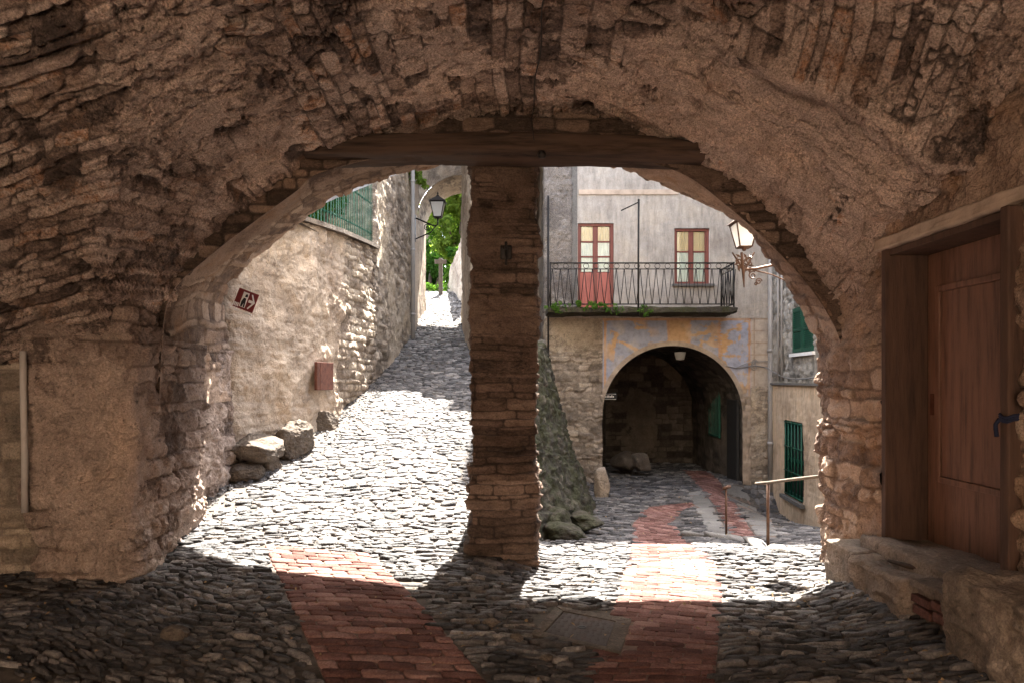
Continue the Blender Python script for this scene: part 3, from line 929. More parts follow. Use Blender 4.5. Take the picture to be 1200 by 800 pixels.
def extruded(name, path, z0, z1, step_u, step_v, mat, parent, seed, toward, h=(.06, .16), l=(.15, .45), cvs=0.0, cvw=.45, big=.05, med=.03, fine=.012, smooth_n=5, holes=None, offs=.03, bulge=.02, taper=None, ztop=None, strata=False, covf=None, warp=.03, cover_k=.75):
    """a wall standing on a plan path (list of x, d), with masonry relief; HOLES are (u0, u1, z0, z1)"""
    path = np.asarray(path, float)
    seg = np.concatenate([[0], np.cumsum(np.linalg.norm(np.diff(path, axis=0), axis=1))])
    us = np.arange(0, seg[-1] + step_u, step_u); us = np.linspace(0, seg[-1], len(us))
    vs = np.linspace(z0, z1, max(3, int((z1 - z0) / step_v) + 1))
    for hu in holes or []:
        us = np.concatenate([us, hu[:2]]); vs = np.concatenate([vs, hu[2:]])
    us = np.unique(np.round(us, 5)); vs = np.unique(np.round(vs, 5))
    x = np.interp(us, seg, path[:, 0]); y = np.interp(us, seg, path[:, 1])
    if smooth_n > 1:
        k = np.ones(smooth_n) / smooth_n
        pad = smooth_n // 2
        x = np.convolve(np.pad(x, pad, mode='reflect', reflect_type='odd'), k, 'valid'); y = np.convolve(np.pad(y, pad, mode='reflect', reflect_type='odd'), k, 'valid')
    Pp = np.zeros((len(us), len(vs), 3))
    Pp[..., 0] = x[:, None]; Pp[..., 1] = y[:, None]
    if ztop is not None:
        zt = ztop(us)
        Pp[..., 2] = z0 + (vs[None] - z0) / (z1 - z0) * (zt[:, None] - z0)
    else:
        Pp[..., 2] = vs[None]
    U = np.broadcast_to(us[:, None], Pp.shape[:2]); W = Pp[..., 2]
    N = grid_normals(Pp, toward)
    if taper is not None:
        Pp = Pp + N * (taper * (z1 - W) / (z1 - z0))[..., None]
    d_, t_, j_ = courses(U, W, h, l, seed, warp, bulge, offs)
    if covf is not None:
        c_ = np.clip(covf(U, W) + .5 * fbm(U * 1.6, W * 1.6, seed=seed + 41), 0, 1)
    else:
        c_ = sstep(-cvw + cvs, cvw + cvs, fbm(U * .9, W * .9, seed=seed + 40) * 1.6)
    q = (Pp[..., 0], Pp[..., 1], Pp[..., 2])
    ds_ = lerp(d_, bulge * .9 + .25 * d_, c_)
    ds_ = ds_ + big * fbm(q[0] * 1.1, q[1] * 1.1, q[2] * 1.1, 3, seed + 1) + med * fbm(q[0] * 4.5, q[1] * 4.5, q[2] * 4.5, 4, seed + 2) + fine * fbm(q[0] * 17, q[1] * 17, q[2] * 17, 3, seed + 3) - 1.2 * fine * sstep(.2, .5, fbm(q[0] * 8, q[1] * 8, q[2] * 8, 4, seed + 6))
    mask = None
    if holes:
        uc = (us[1:] + us[:-1]) / 2; vc = (vs[1:] + vs[:-1]) / 2
        mask = np.ones((len(uc), len(vc)), bool)
        for a, b, e, f in holes:
            mask &= ~(((uc > a) & (uc < b))[:, None] & ((vc > e) & (vc < f))[None])
    return grid_obj(name, Pp, mat, parent, ds_, N=N, toward=toward, mask=mask, attrs={'tone': t_, 'joint': j_, 'cover': c_ * cover_k})


# left pier, with its reveal running out towards the lane
extruded('pier', [(-3.82, 5.75), (-3.82, 5.42), (-3.77, 5.36), (-3.05, 5.36), (-3.00, 5.40), (-3.02, 6.25), (-3.10, 6.9), (-3.28, 6.98), (-3.40, 8.25), (-3.8, 8.4)], -.3, 2.6, .011, .011, M['pier'], passage, 201,
         (0, 3, 1.2), ztop=lambda u: np.interp(u, [0, 1.62, 1.75, 4.5], [2.5, 2.5, 1.95, 1.95]), h=(.07, .2), l=(.2, .6), cvs=-.1, big=.07, med=.065, fine=.03, smooth_n=5, offs=.055, bulge=.015)
extruded('side_wall', [(-5.2, -3), (-5.2, 5.0), (-5.0, 5.5), (-3.6, 5.62)], -.2, 3.6, .022, .02, M['rubble'], passage, 211, (-4.2, 3, 1.4), h=(.06, .17), l=(.15, .45), cvs=.7, med=.04, offs=.05, bulge=.03, smooth_n=7)
# right wall: doorway, then the jamb of the arch
wp = [(4.2, 6.85), (3.0, 6.5), (2.89, 6.4), (2.83, 6.1), (2.80, 5.6), (2.83, 5.25), (2.85, 5.18), (2.85, 3.9), (2.85, -3)]
sg = np.concatenate([[0], np.cumsum(np.linalg.norm(np.diff(np.array(wp), axis=0), axis=1))])
u_of = lambda dd: sg[6] + (5.18 - dd)
extruded('side_wall', wp[:8] + [(2.85, 3.0)], -.75, 3.5, .011, .011, M['jamb'], passage, 221, (0, 4, 1.4), h=(.05, .19), l=(.18, .62), cvs=.0, big=.03, med=.06, fine=.022, offs=.075, bulge=.018, smooth_n=5, warp=.05,
         holes=[(u_of(5.18), u_of(3.865), .36, 2.62)])
extruded('side_wall', [(2.85, 3.0), (2.85, -3)], -.3, 3.5, .05, .05, M['jamb'], passage, 225, (0, 0, 1.4), smooth_n=1)
# unseen end wall, its opening sized to let fill light in from behind
extruded('end_wall', [(2.9, -3), (-5.3, -3)], -.1, 4.3, .08, .08, M['rubble'], passage, 227, (0, 3, 1.4), smooth_n=1, holes=[(.6, 7.6, -.1, 3.2)])

# pillar
hw, dp0, dp1 = .325, 5.98, 6.95
px_, dx_ = .32 - .065, 0
pc = at(590.5, 660, 5.98)[0]
loop = [(pc + hw, dp0 + .5)]
path = [(pc + hw, dp1), (pc - hw, dp1), (pc - hw, dp0), (pc + hw, dp0), (pc + hw, dp1)]
def pillar_mesh():
    path_ = np.array(path); seg = np.concatenate([[0], np.cumsum(np.linalg.norm(np.diff(path_, axis=0), axis=1))])
    us = np.unique(np.round(np.concatenate([np.linspace(0, seg[-1], 330), seg]), 5)); vs = np.linspace(-.15, 3.80, 440)
    Pp = np.zeros((len(us), len(vs), 3))
    Pp[..., 0] = np.interp(us, seg, path_[:, 0])[:, None]; Pp[..., 1] = np.interp(us, seg, path_[:, 1])[:, None]; Pp[..., 2] = vs[None]
    U = np.broadcast_to(us[:, None], Pp.shape[:2]); W = Pp[..., 2]
    cx_, cy_ = pc, (dp0 + dp1) / 2
    ex = (Pp[..., 0] - cx_) / hw; ey = (Pp[..., 1] - cy_) / ((dp1 - dp0) / 2)
    N = np.stack([np.sign(ex) * np.abs(ex) ** 8, np.sign(ey) * np.abs(ey) ** 8, ex * 0], -1)
    N /= np.maximum(np.linalg.norm(N, axis=2, keepdims=True), 1e-6)
    d_, t_, j_ = courses(U + 0, W, (.025, .11), (.18, .8), 303, .025, .010, .055, .007, .008)
    r_ = np.random.default_rng(4)
    bnd = np.cumsum(np.concatenate([[-.2], r_.uniform(.06, .26, 40)]))
    row = np.searchsorted(bnd, W + .02 * vnoise(U * 3, W * 3, seed=31))
    lay = (hash2(row, row * 0, 77) - .5)
    low = sstep(1.3, .5, W)
    c_ = np.clip(sstep(-.1, .35, fbm(U * 1.4, W * 1.4, seed=305)) * sstep(1.2, 1.9, W), 0, 1)
    ds_ = lerp(d_, .012 + .4 * d_, c_) + .075 * lay * lerp(.45, 1, low) - .05 * np.clip(np.abs(ex) * np.abs(ey), 0, 1) ** 12 * (.4 + sstep(-.1, .4, fbm(U * 4, W * 5, seed=313))) - .02 * sstep(.2, .5, fbm(U * 7, W * 9, seed=311)) + .03 * fbm(U * 3.5, W * 6, seed=306) + .018 * fbm(U * 14, W * 22, seed=307) + .012 * ridge(U * 2.2, W * 5, seed=309) * .6 - .02
    ds_ = ds_ + .02 * sstep(.5, .1, W) - .02
    t_ = lerp(t_, hash2(row, row * 0, 79), .5)
    return grid_obj('pillar', Pp, M['pillar'], passage, ds_, N=N, toward=(0, 0, 1), attrs={'tone': t_, 'joint': j_, 'cover': c_ * .7})
pillar = pillar_mesh()

# lintel beam: an old, slightly bowed timber across the arch
def beam_mesh():
    n, m_ = 260, 40
    xs_ = np.linspace(-1.74, 1.60, n)
    a = np.linspace(0, 2 * np.pi, m_)
    p = 5
    rr = (np.abs(np.cos(a)) ** p + np.abs(np.sin(a)) ** p) ** (-1 / p)
    Pp = np.zeros((n, m_, 3))
    zc = 3.535 + .03 * np.cos(xs_ * 1.1) - .012 * xs_
    Pp[..., 0] = xs_[:, None]
    Pp[..., 1] = 5.84 + .22 * (rr * np.cos(a))[None]
    Pp[..., 2] = zc[:, None] + .088 * (rr * np.sin(a))[None]
    q = Pp
    N = np.zeros_like(Pp); N[..., 1] = np.cos(a)[None]; N[..., 2] = np.sin(a)[None]
    ds_ = .028 * fbm(q[..., 0] * 1.2, q[..., 1] * 12, q[..., 2] * 16, 5, 401) - .02 * sstep(.1, .02, np.abs(fbm(q[..., 0] * .8, q[..., 1] * 7, q[..., 2] * 9, 3, 404))) + .008 * fbm(q[..., 0] * 6, q[..., 1] * 40, q[..., 2] * 50, 3, 402)
    return grid_obj('lintel_beam', Pp, M['beam'], passage, ds_, N=N, toward=(0, 0, 0))
beam_mesh()

mb = MB(); mb.box((-9.2, -3.3, 4.72), (9.2, 5.7, 4.84)); mb.build('roof', M['tiles'], passage)  # unseen roof slab added to keep sky light from leaking round the vault
mb = MB(); mb.box((-9.2, -3.1, -.5), (-9.05, 9.6, 4.7)); mb.box((9.05, -3.1, -.5), (9.2, 5.0, 4.7)); mb.box((-9.05, -3.15, 4.2), (9.05, -3.04, 4.7)); mb.box((-9.05, -3.15, -.5), (-5.25, -3.04, 4.2)); mb.box((2.9, -3.15, -.5), (9.05, -3.04, 4.2))
mb.build('light_shell', M['rubble'], passage)  # unseen outer walls added so the cavity behind the vault stays dark
mb = MB(); mb.box((3.25, 3.5, 0), (3.32, 5.6, 2.9)); mb.box((2.9, 5.32, 0.1), (3.25, 5.6, 2.9)); mb.box((2.9, 3.5, 0.1), (3.25, 3.78, 2.9)); mb.box((2.9, 3.78, 2.72), (3.25, 5.32, 2.9)); mb.build('door_light_block', M['dark'], passage)  # dark box added behind the door to stop light leaking in

def slab_grid(name, x0, x1, y0, y1, z0, z1, mat, seed, label, cat, rr=.03, parent=None, n=60, wob=.02, p=12, gscale=1.0):
    """a worn stone block: rounded, uneven edges"""
    bm = bmesh.new()
    bmesh.ops.create_cube(bm, size=2.0)
    bmesh.ops.subdivide_edges(bm, edges=list(bm.edges), cuts=n, use_grid_fill=True)
    V = np.array([v.co[:] for v in bm.verts]); F = np.array([[v.index for v in f.verts] for f in bm.faces]); bm.free()
    c = np.array([(x0 + x1) / 2, (y0 + y1) / 2, (z0 + z1) / 2]); s = np.array([x1 - x0, y1 - y0, z1 - z0]) / 2
    Q = V * s
    r_ = min(rr, .9 * s.min())
    core = np.clip(Q, -(s - r_), s - r_)
    dv = Q - core
    ln = np.linalg.norm(dv, axis=1, keepdims=True)
    nrm = np.where(ln > 1e-9, dv / np.maximum(ln, 1e-9), 0)
    Q = core + nrm * r_
    W = Q + c
    g = gscale
    ds_ = wob * (1.6 * fbm(W[:, 0] * 3 * g, W[:, 1] * 3 * g, W[:, 2] * 3 * g, 5, seed) + .8 * ridge(W[:, 0] * 4 * g, W[:, 1] * 4 * g, W[:, 2] * 8 * g, 3, seed + 2) - .3)
    W = W + nrm * ds_[:, None]
    me = raw_mesh(name, W, F, True, {'tone': .5 + .4 * fbm(W[:, 0] * 3, W[:, 1] * 3, W[:, 2] * 3, 3, seed), 'joint': np.zeros(len(W)), 'cover': np.zeros(len(W))})
    o = link(name, me, mat, parent)
    if label: tag(o, label, cat)
    return o


# doorway on the right: jamb boards, pale lintel, recessed leaf
mb = MB()
mb.box((2.80, 5.12, .40), (3.12, 5.176, 2.575), .006)
mb.box((2.83, 3.875, .40), (3.12, 3.93, 2.575), .006)
mb.box((2.83, 3.93, 2.53), (3.12, 5.12, 2.575), .006)
fr = mb.build('door_frame', M['jambwood'], passage)
mb = MB()
mb = None
slab_grid('door_lintel', 2.785, 3.16, 3.6, 5.27, 2.58, 2.675, M['lintel'], 515, None, None, .02, passage, n=70, wob=.012)
mb = MB()
mb.box((3.12, 3.93, .40), (3.17, 5.12, 2.53))
leaf = mb.build('door', M['door'], passage)
mb = MB()
def rim(mb, x, y0, y1, z0, z1, w, t):
    mb.box((x - t, y0, z0), (x, y0 + w, z1), .006); mb.box((x - t, y1 - w, z0), (x, y1, z1), .006)
    mb.box((x - t, y0 + w, z0), (x, y1 - w, z0 + w), .006); mb.box((x - t, y0 + w, z1 - w), (x, y1 - w, z1), .006)
rim(mb, 3.121, 4.06, 4.985, .86, 2.28, .045, .032)
mb.build('door_moulding', M['door'], leaf)
mb = MB(); mb.box((3.106, 4.105, .905), (3.121, 4.94, 2.235), .012); mb.build('door_panel', M['door'], leaf)
mb = MB(); mb.box((3.11, 4.02, 1.33), (3.122, 4.07, 1.52), .004); mb.tube([(3.11, 4.045, 1.42), (3.06, 4.045, 1.42), (3.055, 4.10, 1.42), (3.055, 4.15, 1.415)], .011)
mb.build('handle', M['iron'], leaf, True)
mb = MB(); mb.box((3.113, 5.045, 1.34), (3.1225, 5.085, 1.50), .003); mb.lathe((3.112, 5.065, 1.44), [(0, -.008), (.008, -.006), (.008, .006), (0, .008)], 8); mb.build('lock_plate', M['rust'], leaf)
# blue rope tied to the near jamb
mb = MB()
for k in range(3):
    a = [(2.81 + .060 * math.cos(q), 3.838 + .046 * math.sin(q), 1.375 + .012 * k + .01 * math.sin(3 * q)) for q in np.linspace(0, 2 * math.pi, 14)]
    mb.tube(a, .009, 6)
mb.tube([(2.752, 3.855, 1.38), (2.745, 3.875, 1.35), (2.748, 3.878, 1.32), (2.748, 3.87, 1.28)], .012, 6)
rp = mb.build('rope', M['blue'], None, True); tag(rp, 'blue rope knotted round the near jamb of the brown door', 'rope')
mb = MB(); mb.box((2.765, 3.805, .5), (2.86, 3.872, 2.577), .012)
mb.build('door_post', M['jambwood'], passage)

# steps in front of the door
slab_grid('door_sill', 2.68, 3.2, 3.75, 5.3, .22, .415, M['step'], 501, 'worn stone sill slab right under the brown door', 'sill', .035)
slab_grid('stone_step', 2.46, 2.86, 4.32, 5.0, .02, .325, M['step'], 503, 'rough edged stone step below the sill of the brown door', 'step', .04, wob=.028)
bs = empty('brick_step', (2.62, 4.1, .1), 'low step patched with bricks between the rough stone step and the dark block', 'step')
slab_grid('tread', 2.5, 2.86, 3.86, 4.31, .30, .365, M['step'], 505, None, None, .02, bs, wob=.012)
slab_grid('core', 2.56, 2.86, 3.86, 4.31, .02, .297, M['step'], 506, None, None, .02, bs, wob=.012)
for i in range(2):
    for k in range(2):
        slab_grid('brick', 2.505, 2.60, 3.88 + .215 * i + .02 * k, 4.07 + .215 * i + .02 * k, .165 + .066 * k - .02 * i, .223 + .066 * k - .02 * i, M['brick'], 507 + i * 2 + k, None, None, .012, bs, n=16, wob=.006)
slab_grid('stone_block', 2.40, 2.95, 2.6, 3.84, -.05, .54, M['step'], 511, 'tall dark rendered block at the near end of the door steps', 'block', .06, wob=.03, gscale=1.6)
slab_grid('stone_block', 2.52, 2.82, 5.04, 5.52, -.05, .33, M['step'], 513, 'smooth grey stone block at the foot of the right arch jamb', 'block', .03, wob=.012)
mb = MB(); mb.tube([(2.62, 4.75, .345), (2.66, 4.6, .35), (2.72, 4.47, .352)], [.012, .018, .014], 7)
tag(mb.build('stick', M['beam'], None, True), 'short piece of weathered wood lying on the stone step', 'stick')

# conduit pipe on the left, ceiling cable, hook on the pillar
mb = MB()
a, b = at(29, 600, 5.27), at(27, 411, 5.27)
mb.tube([a, lerp(a, b, .35) + np.array([.006, 0, 0]), lerp(a, b, .7), b], .024, 12)
tag(mb.build('conduit_pipe', M['pipe'], None, True), 'pale upright conduit pipe at the outer edge of the left pier', 'pipe')
mb = MB()
pts = []
for dd, xx in zip(np.linspace(3.7, 5.78, 22), np.interp(np.linspace(0, 1, 22), [0, .5, 1], [.20, .19, .165])):
    pts.append((xx + .008 * math.sin(dd * 7), dd, float(zceil(np.array([xx]), np.array([dd]))[0]) - .07 + .012 * math.sin(dd * 9)))
pts += [(.16, 5.70, 3.78), (.17, 5.62, 3.66), (.18, 5.60, 3.56)]
mb.tube(pts, .0045, 6)
tag(mb.build('cable', M['iron'], None, True), 'thin cable running along the crown of the vault down to the timber beam', 'cable')
mb = MB()
hk = at(593, 290, 5.9)
mb.box(hk + np.array([-.05, -.0, -.10]), hk + np.array([.05, .04, .02]), .01)
mb.tube([hk + np.array([0, 0, -.02]), hk + np.array([0, -.09, -.015]), hk + np.array([0, -.10, .03])], .012, 8)
mb.tube([hk + np.array([-.035, -.02, .0]), hk + np.array([.035, -.02, .0])], .009, 8)
mb.tube([hk + np.array([0, -.03, -.02]), hk + np.array([0, -.035, -.16])], .01, 8)
tag(mb.build('wall_hook', M['iron'], None, True), 'black iron hook fixed high on the face of the middle pillar', 'hook')
mb = MB()
e = at(635, 181, 5.6)
mb.lathe(e, [(.0, -.03), (.03, -.028), (.036, .0), (.02, .025), (0, .03)], 12)
tag(mb.build('junction_box', M['iron'], None, True), 'small round dark junction box on the timber beam above the pillar', 'junction box')

# drain cover
def drain():
    q = [gp(*p) for p in ((637, 744), (660, 719), (722, 731), (711, 761))]
    c = sum(q) / 4; c[2] += .02
    root = empty('drain_cover', c, 'square iron drain cover set in a stone frame beside the brick path', 'drain cover')
    up = np.array([0, 0, .020])
    fr_o = [gp(*p) + np.array([0, 0, .020]) for p in ((622, 747), (651, 713), (740, 728), (727, 768))]
    mb = MB()
    for i in range(4):
        j = (i + 1) % 4
        a0, a1, b0, b1 = fr_o[i], fr_o[j], q[i] + up, q[j] + up
        g_ = .006
        mb.poly([lerp(a0, a1, g_ * 2), lerp(a0, a1, 1 - g_ * 2), lerp(b0, b1, 1 - g_), lerp(b0, b1, g_)], (0, 0, -.05))
    mb.build('stone_frame', M['step'], root)
    mb = MB()
    cc = sum(q) / 4
    qq = [cc + (p - cc) * .965 + np.array([0, 0, .014]) for p in q]
    mb.poly(qq, (0, 0, -.03))
    n = 9
    for i in range(n):
        for j in range(n):
            u, v = (i + .5) / n, (j + .5) / n
            if abs(u - .5) < .07 and abs(v - .5) < .07: continue
            f = lambda u, v: lerp(lerp(qq[0], qq[1], v), lerp(qq[3], qq[2], v), u)
            s_ = .02 if (i + j) % 2 else .04; s2 = .04 if (i + j) % 2 else .02
            mb.poly([f(u - s_, v - s2) + up * .01, f(u + s_, v - s2) + up * .01, f(u + s_, v + s2) + np.array([0, 0, .004]), f(u - s_, v + s2) + np.array([0, 0, .0015])], (0, 0, .0012))
    mb.build('iron_plate', M['plate'], root)
    mb = MB(); mb.lathe(cc + np.array([0, 0, .016]), [(.0, 0), (.026, 0), (.030, .003), (.022, .003), (.020, .001), (0, .001)], 14); mb.build('lifting_hole', M['black'], root, True)
drain()

for i, (px, py, sx, lab) in enumerate([(553, 732, .085, 'pale rounded pebble left of its wider neighbour near the pillar foot'), (576, 734, .105, 'pale flat pebble right of its smaller neighbour near the pillar foot'),
                                       (217, 617, .20, 'rounded grey stone at the foot of the left pier reveal'),
                                       (606, 752, .09, 'small tan pebble left of the iron drain cover'), (205, 748, .15, 'pale flat stone lying on the shaded cobbles at the left'), (640, 700 + 75, .07, 'dull brown pebble lying below the iron drain cover')]):
    p = gp(px, py)
    o = rock('loose_stone', p + np.array([0, 0, sx * .22]), (sx * 1.25, sx * .9, sx * .62), M['boulder'], None, 600 + i, 3, .1, 2.4, i * .7)
    tag(o, lab, 'stone', 'loose stones on the cobbles')

# added behind, unseen: a warm house front and paving bouncing sunlight into the passage
oh = empty('bounce_front', (0, -10, 0), 'unseen house front added behind the passage to bounce warm light in', 'house')
extruded('wall', [(-14, -10), (14, -10)], -.2, 9, .2, .2, M['warm_bounce'], oh, 229, (0, 0, 3), smooth_n=1, cvs=.2)
mb = MB(); mb.box((-14, -16, -.2), (-13.9, -10.1, 9)); mb.box((13.9, -16, -.2), (14, -10.1, 9)); mb.box((-14.2, -16, 9.0), (14.2, -9.6, 9.15)); mb.build('roof', M['tiles'], oh)
S3 = np.array([[[x, d, .006] for d in np.linspace(-9.99, -3.2, 20)] for x in np.linspace(-14, 14, 40)])
tag(grid_obj('bounce_paving', S3, M['warm_bounce'], toward=(0, 0, 50)), 'unseen warm paving sheet added behind the passage to bounce light in', 'paving', kind='structure')

# ------------------------------------------------------------------ left lane
gw = empty('garden_wall', (-3.0, 10, .9), 'tall patched plaster garden wall along the left side of the rising lane', 'wall')
gpath = [(-4.6, 8.45), (-3.42, 8.35), (-3.28, 8.7), (-3.16, 9.1), (-2.95, 10), (-2.82, 11), (-2.75, 12.2), (-2.72, 13.62)]
gseg = np.concatenate([[0], np.cumsum(np.linalg.norm(np.diff(np.array(gpath), axis=0), axis=1))])
dep_of = lambda u: np.interp(u, gseg, [q[1] for q in gpath])
gcov = lambda U, W: 1.0 - 1.2 * sstep(11.0, 11.6, dep_of(U) + .25 * vnoise(U * 1.3, W * 1.3, seed=9)) - .12 * sstep(1.2, .4, W - z_left(dep_of(U)))
extruded('wall', gpath, .0, 4.2, .018, .018, M['garden'], gw, 231, (0, 9, 2), h=(.07, .2), l=(.12, .4), big=.10, med=.06, fine=.014, smooth_n=15, offs=.04, bulge=.03,
         ztop=lambda u: np.interp(dep_of(u), [8, 9.6, 13.6], [3.75, 3.83, 4.2]), covf=gcov)
mb = MB()
for i in range(len(gpath) - 1):
    pass
tp = [(-2.98, 8.75), (-2.98, 9.4), (-2.84, 10.2), (-2.74, 11), (-2.69, 12.2), (-2.66, 13.58)]
for a, b in zip(tp[:-1], tp[1:]):
    za, zb = [float(np.interp(q[1], [8, 9.6, 13.6], [3.75, 3.83, 4.2])) for q in (a, b)]
    mb.poly([(a[0] + .03, a[1], za + .0), (b[0] + .03, b[1], zb + .0), (b[0] - .45, b[1], zb + .03), (a[0] - .45, a[1], za + .03)], (0, 0, .07))
mb.build('coping', M['rubble'], gw)
mb = MB()
rz = Matrix.Rotation(math.atan2(.15, 1) * -1, 4, 'Z')
hc = np.array([-2.80, 10.2, 1.66])
mb.box(hc - np.array([.03, .29, .205]), hc + np.array([.015, .29, .205]), .006, rz)
hat = mb.build('hatch', M['rust'], gw)
mb = MB()
for dy in (-.29, .27):
    mb.box(hc + np.array([.014, dy, -.2]), hc + np.array([.022, dy + .03, .2]), .003, rz)
mb.box(hc + np.array([.016, .2, -.02]), hc + np.array([.035, .24, .05]), .004, rz)
mb.build('hatch_frame', M['rust'], hat)

ter = np.array([[[-2.9 - i * .9, 8.6 + j * .5, 3.72 + .05 * j * .5 + .1 * i] for j in range(11)] for i in range(8)])
tg = grid_obj('garden_ground', ter, M['soil'], toward=(-4, 10, 30)); tag(tg, 'raised garden earth behind the left wall', 'ground', kind='structure')
fence = empty('fence', (-2.8, 10, 3.9), 'tall green slatted fence on top of the garden wall', 'fence')
mbb = MB(); mbr = MB()
r_ = random.Random(3)
fl = resample(np.array(tp), 40)[0]
for i, (x, y) in enumerate(fl):
    z0 = float(np.interp(y, [8, 9.6, 13.6], [3.75, 3.83, 4.2])) + .06
    h = 1.55 + r_.uniform(-.06, .05)
    lx, ly = r_.uniform(-.02, .02), r_.uniform(-.05, .05)
    w_ = .022
    mbb.poly([(x - .12, y - w_, z0), (x - .12, y + w_, z0), (x - .12 + lx, y + w_ + ly, z0 + h), (x - .12 + lx, y - w_ + ly, z0 + h)], (-.008, 0, 0))
for zz in (.25, .85, 1.4):
    pl_ = [(x - .15, y, float(np.interp(y, [8, 9.6, 13.6], [3.75, 3.83, 4.2])) + .06 + zz) for x, y in fl[::3]] 
    mbr.tube(pl_, .02, 6)
mbb.build('slats', M['greenpaint'], fence); mbr.build('rails', M['greenpaint'], fence, True)


def leaves(n, centers, radii, size, seed, flat=.0):
    r = np.random.default_rng(seed)
    centers = np.asarray(centers, float); radii = np.asarray(radii, float)
    w = (radii ** 2); k = r.choice(len(centers), n, p=w / w.sum())
    v = r.normal(size=(n, 3)); v /= np.linalg.norm(v, axis=1, keepdims=True)
    rad = radii[k] * (r.random(n) ** .45) * (1 + .35 * fbm(v[:, 0] * 2, v[:, 1] * 2, v[:, 2] * 2 + k, 3, seed))
    p = centers[k] + v * rad[:, None]
    nrm = v * .6 + r.normal(size=(n, 3)) * .6 + np.array([0, 0, .4]); nrm /= np.linalg.norm(nrm, axis=1, keepdims=True)
    a = np.cross(nrm, r.normal(size=(n, 3))); a /= np.linalg.norm(a, axis=1, keepdims=True); b = np.cross(nrm, a)
    s = size * r.uniform(.6, 1.3, n)[:, None]
    V = np.stack([p - a * s, p + b * s * .45 + nrm * s * .12, p + a * s, p - b * s * .45 + nrm * s * .12], 1).reshape(-1, 3)
    F = np.arange(n * 4).reshape(n, 4)
    tone = np.clip(np.repeat(hash2(k, k * 0, seed) * .6 + r.random(n) * .5, 4), 0, 1)
    return V, F, tone


def plant(name, base, label, cat, mat, centers, radii, n, size, seed, trunk=None, group=None, crown='crown'):
    o = empty(name, base, label, cat, group)
    V, F, t_ = leaves(n, centers, radii, size, seed)
    me = raw_mesh(crown, V, F, False, {'tone': t_})
    link(crown, me, mat, o)
    if trunk:
        mb = MB()
        for pts, rr in trunk: mb.tube(pts, rr, 7)
        mb.build('trunk' if crown == 'crown' else 'stems', M['bark'], o, True)
    return o


def blob(c, R, n, seed, squash=1.0):
    r = np.random.default_rng(seed)
    v = r.normal(size=(n, 3)); v /= np.linalg.norm(v, axis=1, keepdims=True)
    return np.asarray(c) + v * np.asarray(R) * (r.random((n, 1)) ** .4), r.uniform(.22, .5, n) * float(np.mean(R)) * .8


c_, r__ = blob((-3.9, 11.5, 4.9), (.75, 2.6, .95), 40, 1)
plant('hedge', (-3.9, 11.5, 3.8), 'dark green hedge growing behind the slatted fence', 'hedge', M['leaf_dark'], c_, r__ * .7, 5000, .07, 2,
      [([(-3.9, 10.0, 3.75), (-3.85, 11.4, 4.2), (-3.9, 12.8, 4.9)], [.05, .035, .015])], crown='foliage')

lh = empty('stone_house', (-2.75, 16.5, 2.2), 'tall rubble stone house along the lane beyond the green fence', 'house')
extruded('wall', [(-6.5, 13.66), (-2.78, 13.64), (-2.74, 13.7), (-2.72, 16), (-2.78, 20.0)], .8, 11.0, .035, .035, M['rubble'], lh, 241, (0, 12, 3), h=(.08, .2), l=(.15, .5), cvs=.2, big=.06, med=.05, offs=.05, smooth_n=3)
mb = MB(); mb.box((-2.79, 18.7, 2.4), (-2.69, 19.5, 10.9), .01); mb.build('corner_render', M['palewall'], lh)
mb = MB(); mb.tube([(-2.62, 18.05, 2.6), (-2.62, 18.05, 6.2), (-2.64, 18.05, 10.9)], .055, 10)
for z in (3.3, 5.0, 6.8, 8.6): mb.tube([(-2.62, 18.05, z), (-2.62, 18.05, z + .06)], .065, 10)
mb.build('drainpipe', M['zinc'], lh, True)
mb = MB(); mb.box((-6.6, 13.4, 11.0), (-2.4, 20.0, 11.15), .02); mb.build('roof', M['tiles'], lh)
c0 = at(490, 210, 18.4)
plant('climbing_plant', c0, 'sprig of bright climbing leaves hanging above the drainpipe', 'plant', M['leaf_light'], [c0 + np.array(q) for q in ((-.2, 0, .1), (0, 0, .0), (.12, -.1, -.1), (.22, -.1, -.25), (-.05, 0, .25))], [.16, .16, .13, .1, .2], 170, .085, 5,
      [([c0 + np.array((-.3, .1, .9)), c0 + np.array((0, 0, .1)), c0 + np.array((.25, -.1, -.3))], [.015, .01, .005])], crown='foliage')

ah = empty('arch_house', (-1.4, 20.5, 3.3), 'stone house bridging the lane with a round arched passage under it', 'house')
AX0, AX1, AS, AT = -2.78, .02, 6.35, 7.62
ang = np.linspace(math.pi, 0, 120)
cur = np.concatenate([np.stack([np.full(30, AX0), np.linspace(2.6, AS, 30, endpoint=False)], 1),
                      np.stack([(AX0 + AX1) / 2 + (AX1 - AX0) / 2 * np.cos(ang), AS + (AT - AS) * np.sin(ang)], 1),
                      np.stack([np.full(30, AX1), np.linspace(AS, 2.6, 31)[1:], ], 1)])
n_ = len(cur)
topc = np.stack([np.interp(np.linspace(0, 1, n_), [0, .2, .8, 1], [-5, -5, 2.4, 2.4]), np.interp(np.linspace(0, 1, n_), [0, .2, .8, 1], [2.6, 14.3, 14.3, 2.6])], 1)
t = np.linspace(0, 1, 60) ** 1.5
P = np.zeros((n_, 60, 3)); P[..., 0] = lerp(cur[:, None, 0], topc[:, None, 0], t[None]); P[..., 2] = lerp(cur[:, None, 1], topc[:, None, 1], t[None]); P[..., 1] = 20.05
d_, t_, j_, c_ = ring_attrs(P[..., 0], P[..., 2], 251, (.08, .2), (.2, .5), -.1)
grid_obj('wall', P, M['rubble'], ah, d_, toward=(0, 0, 4), attrs={'tone': t_, 'joint': j_, 'cover': c_})
t = np.linspace(0, 1, 50)
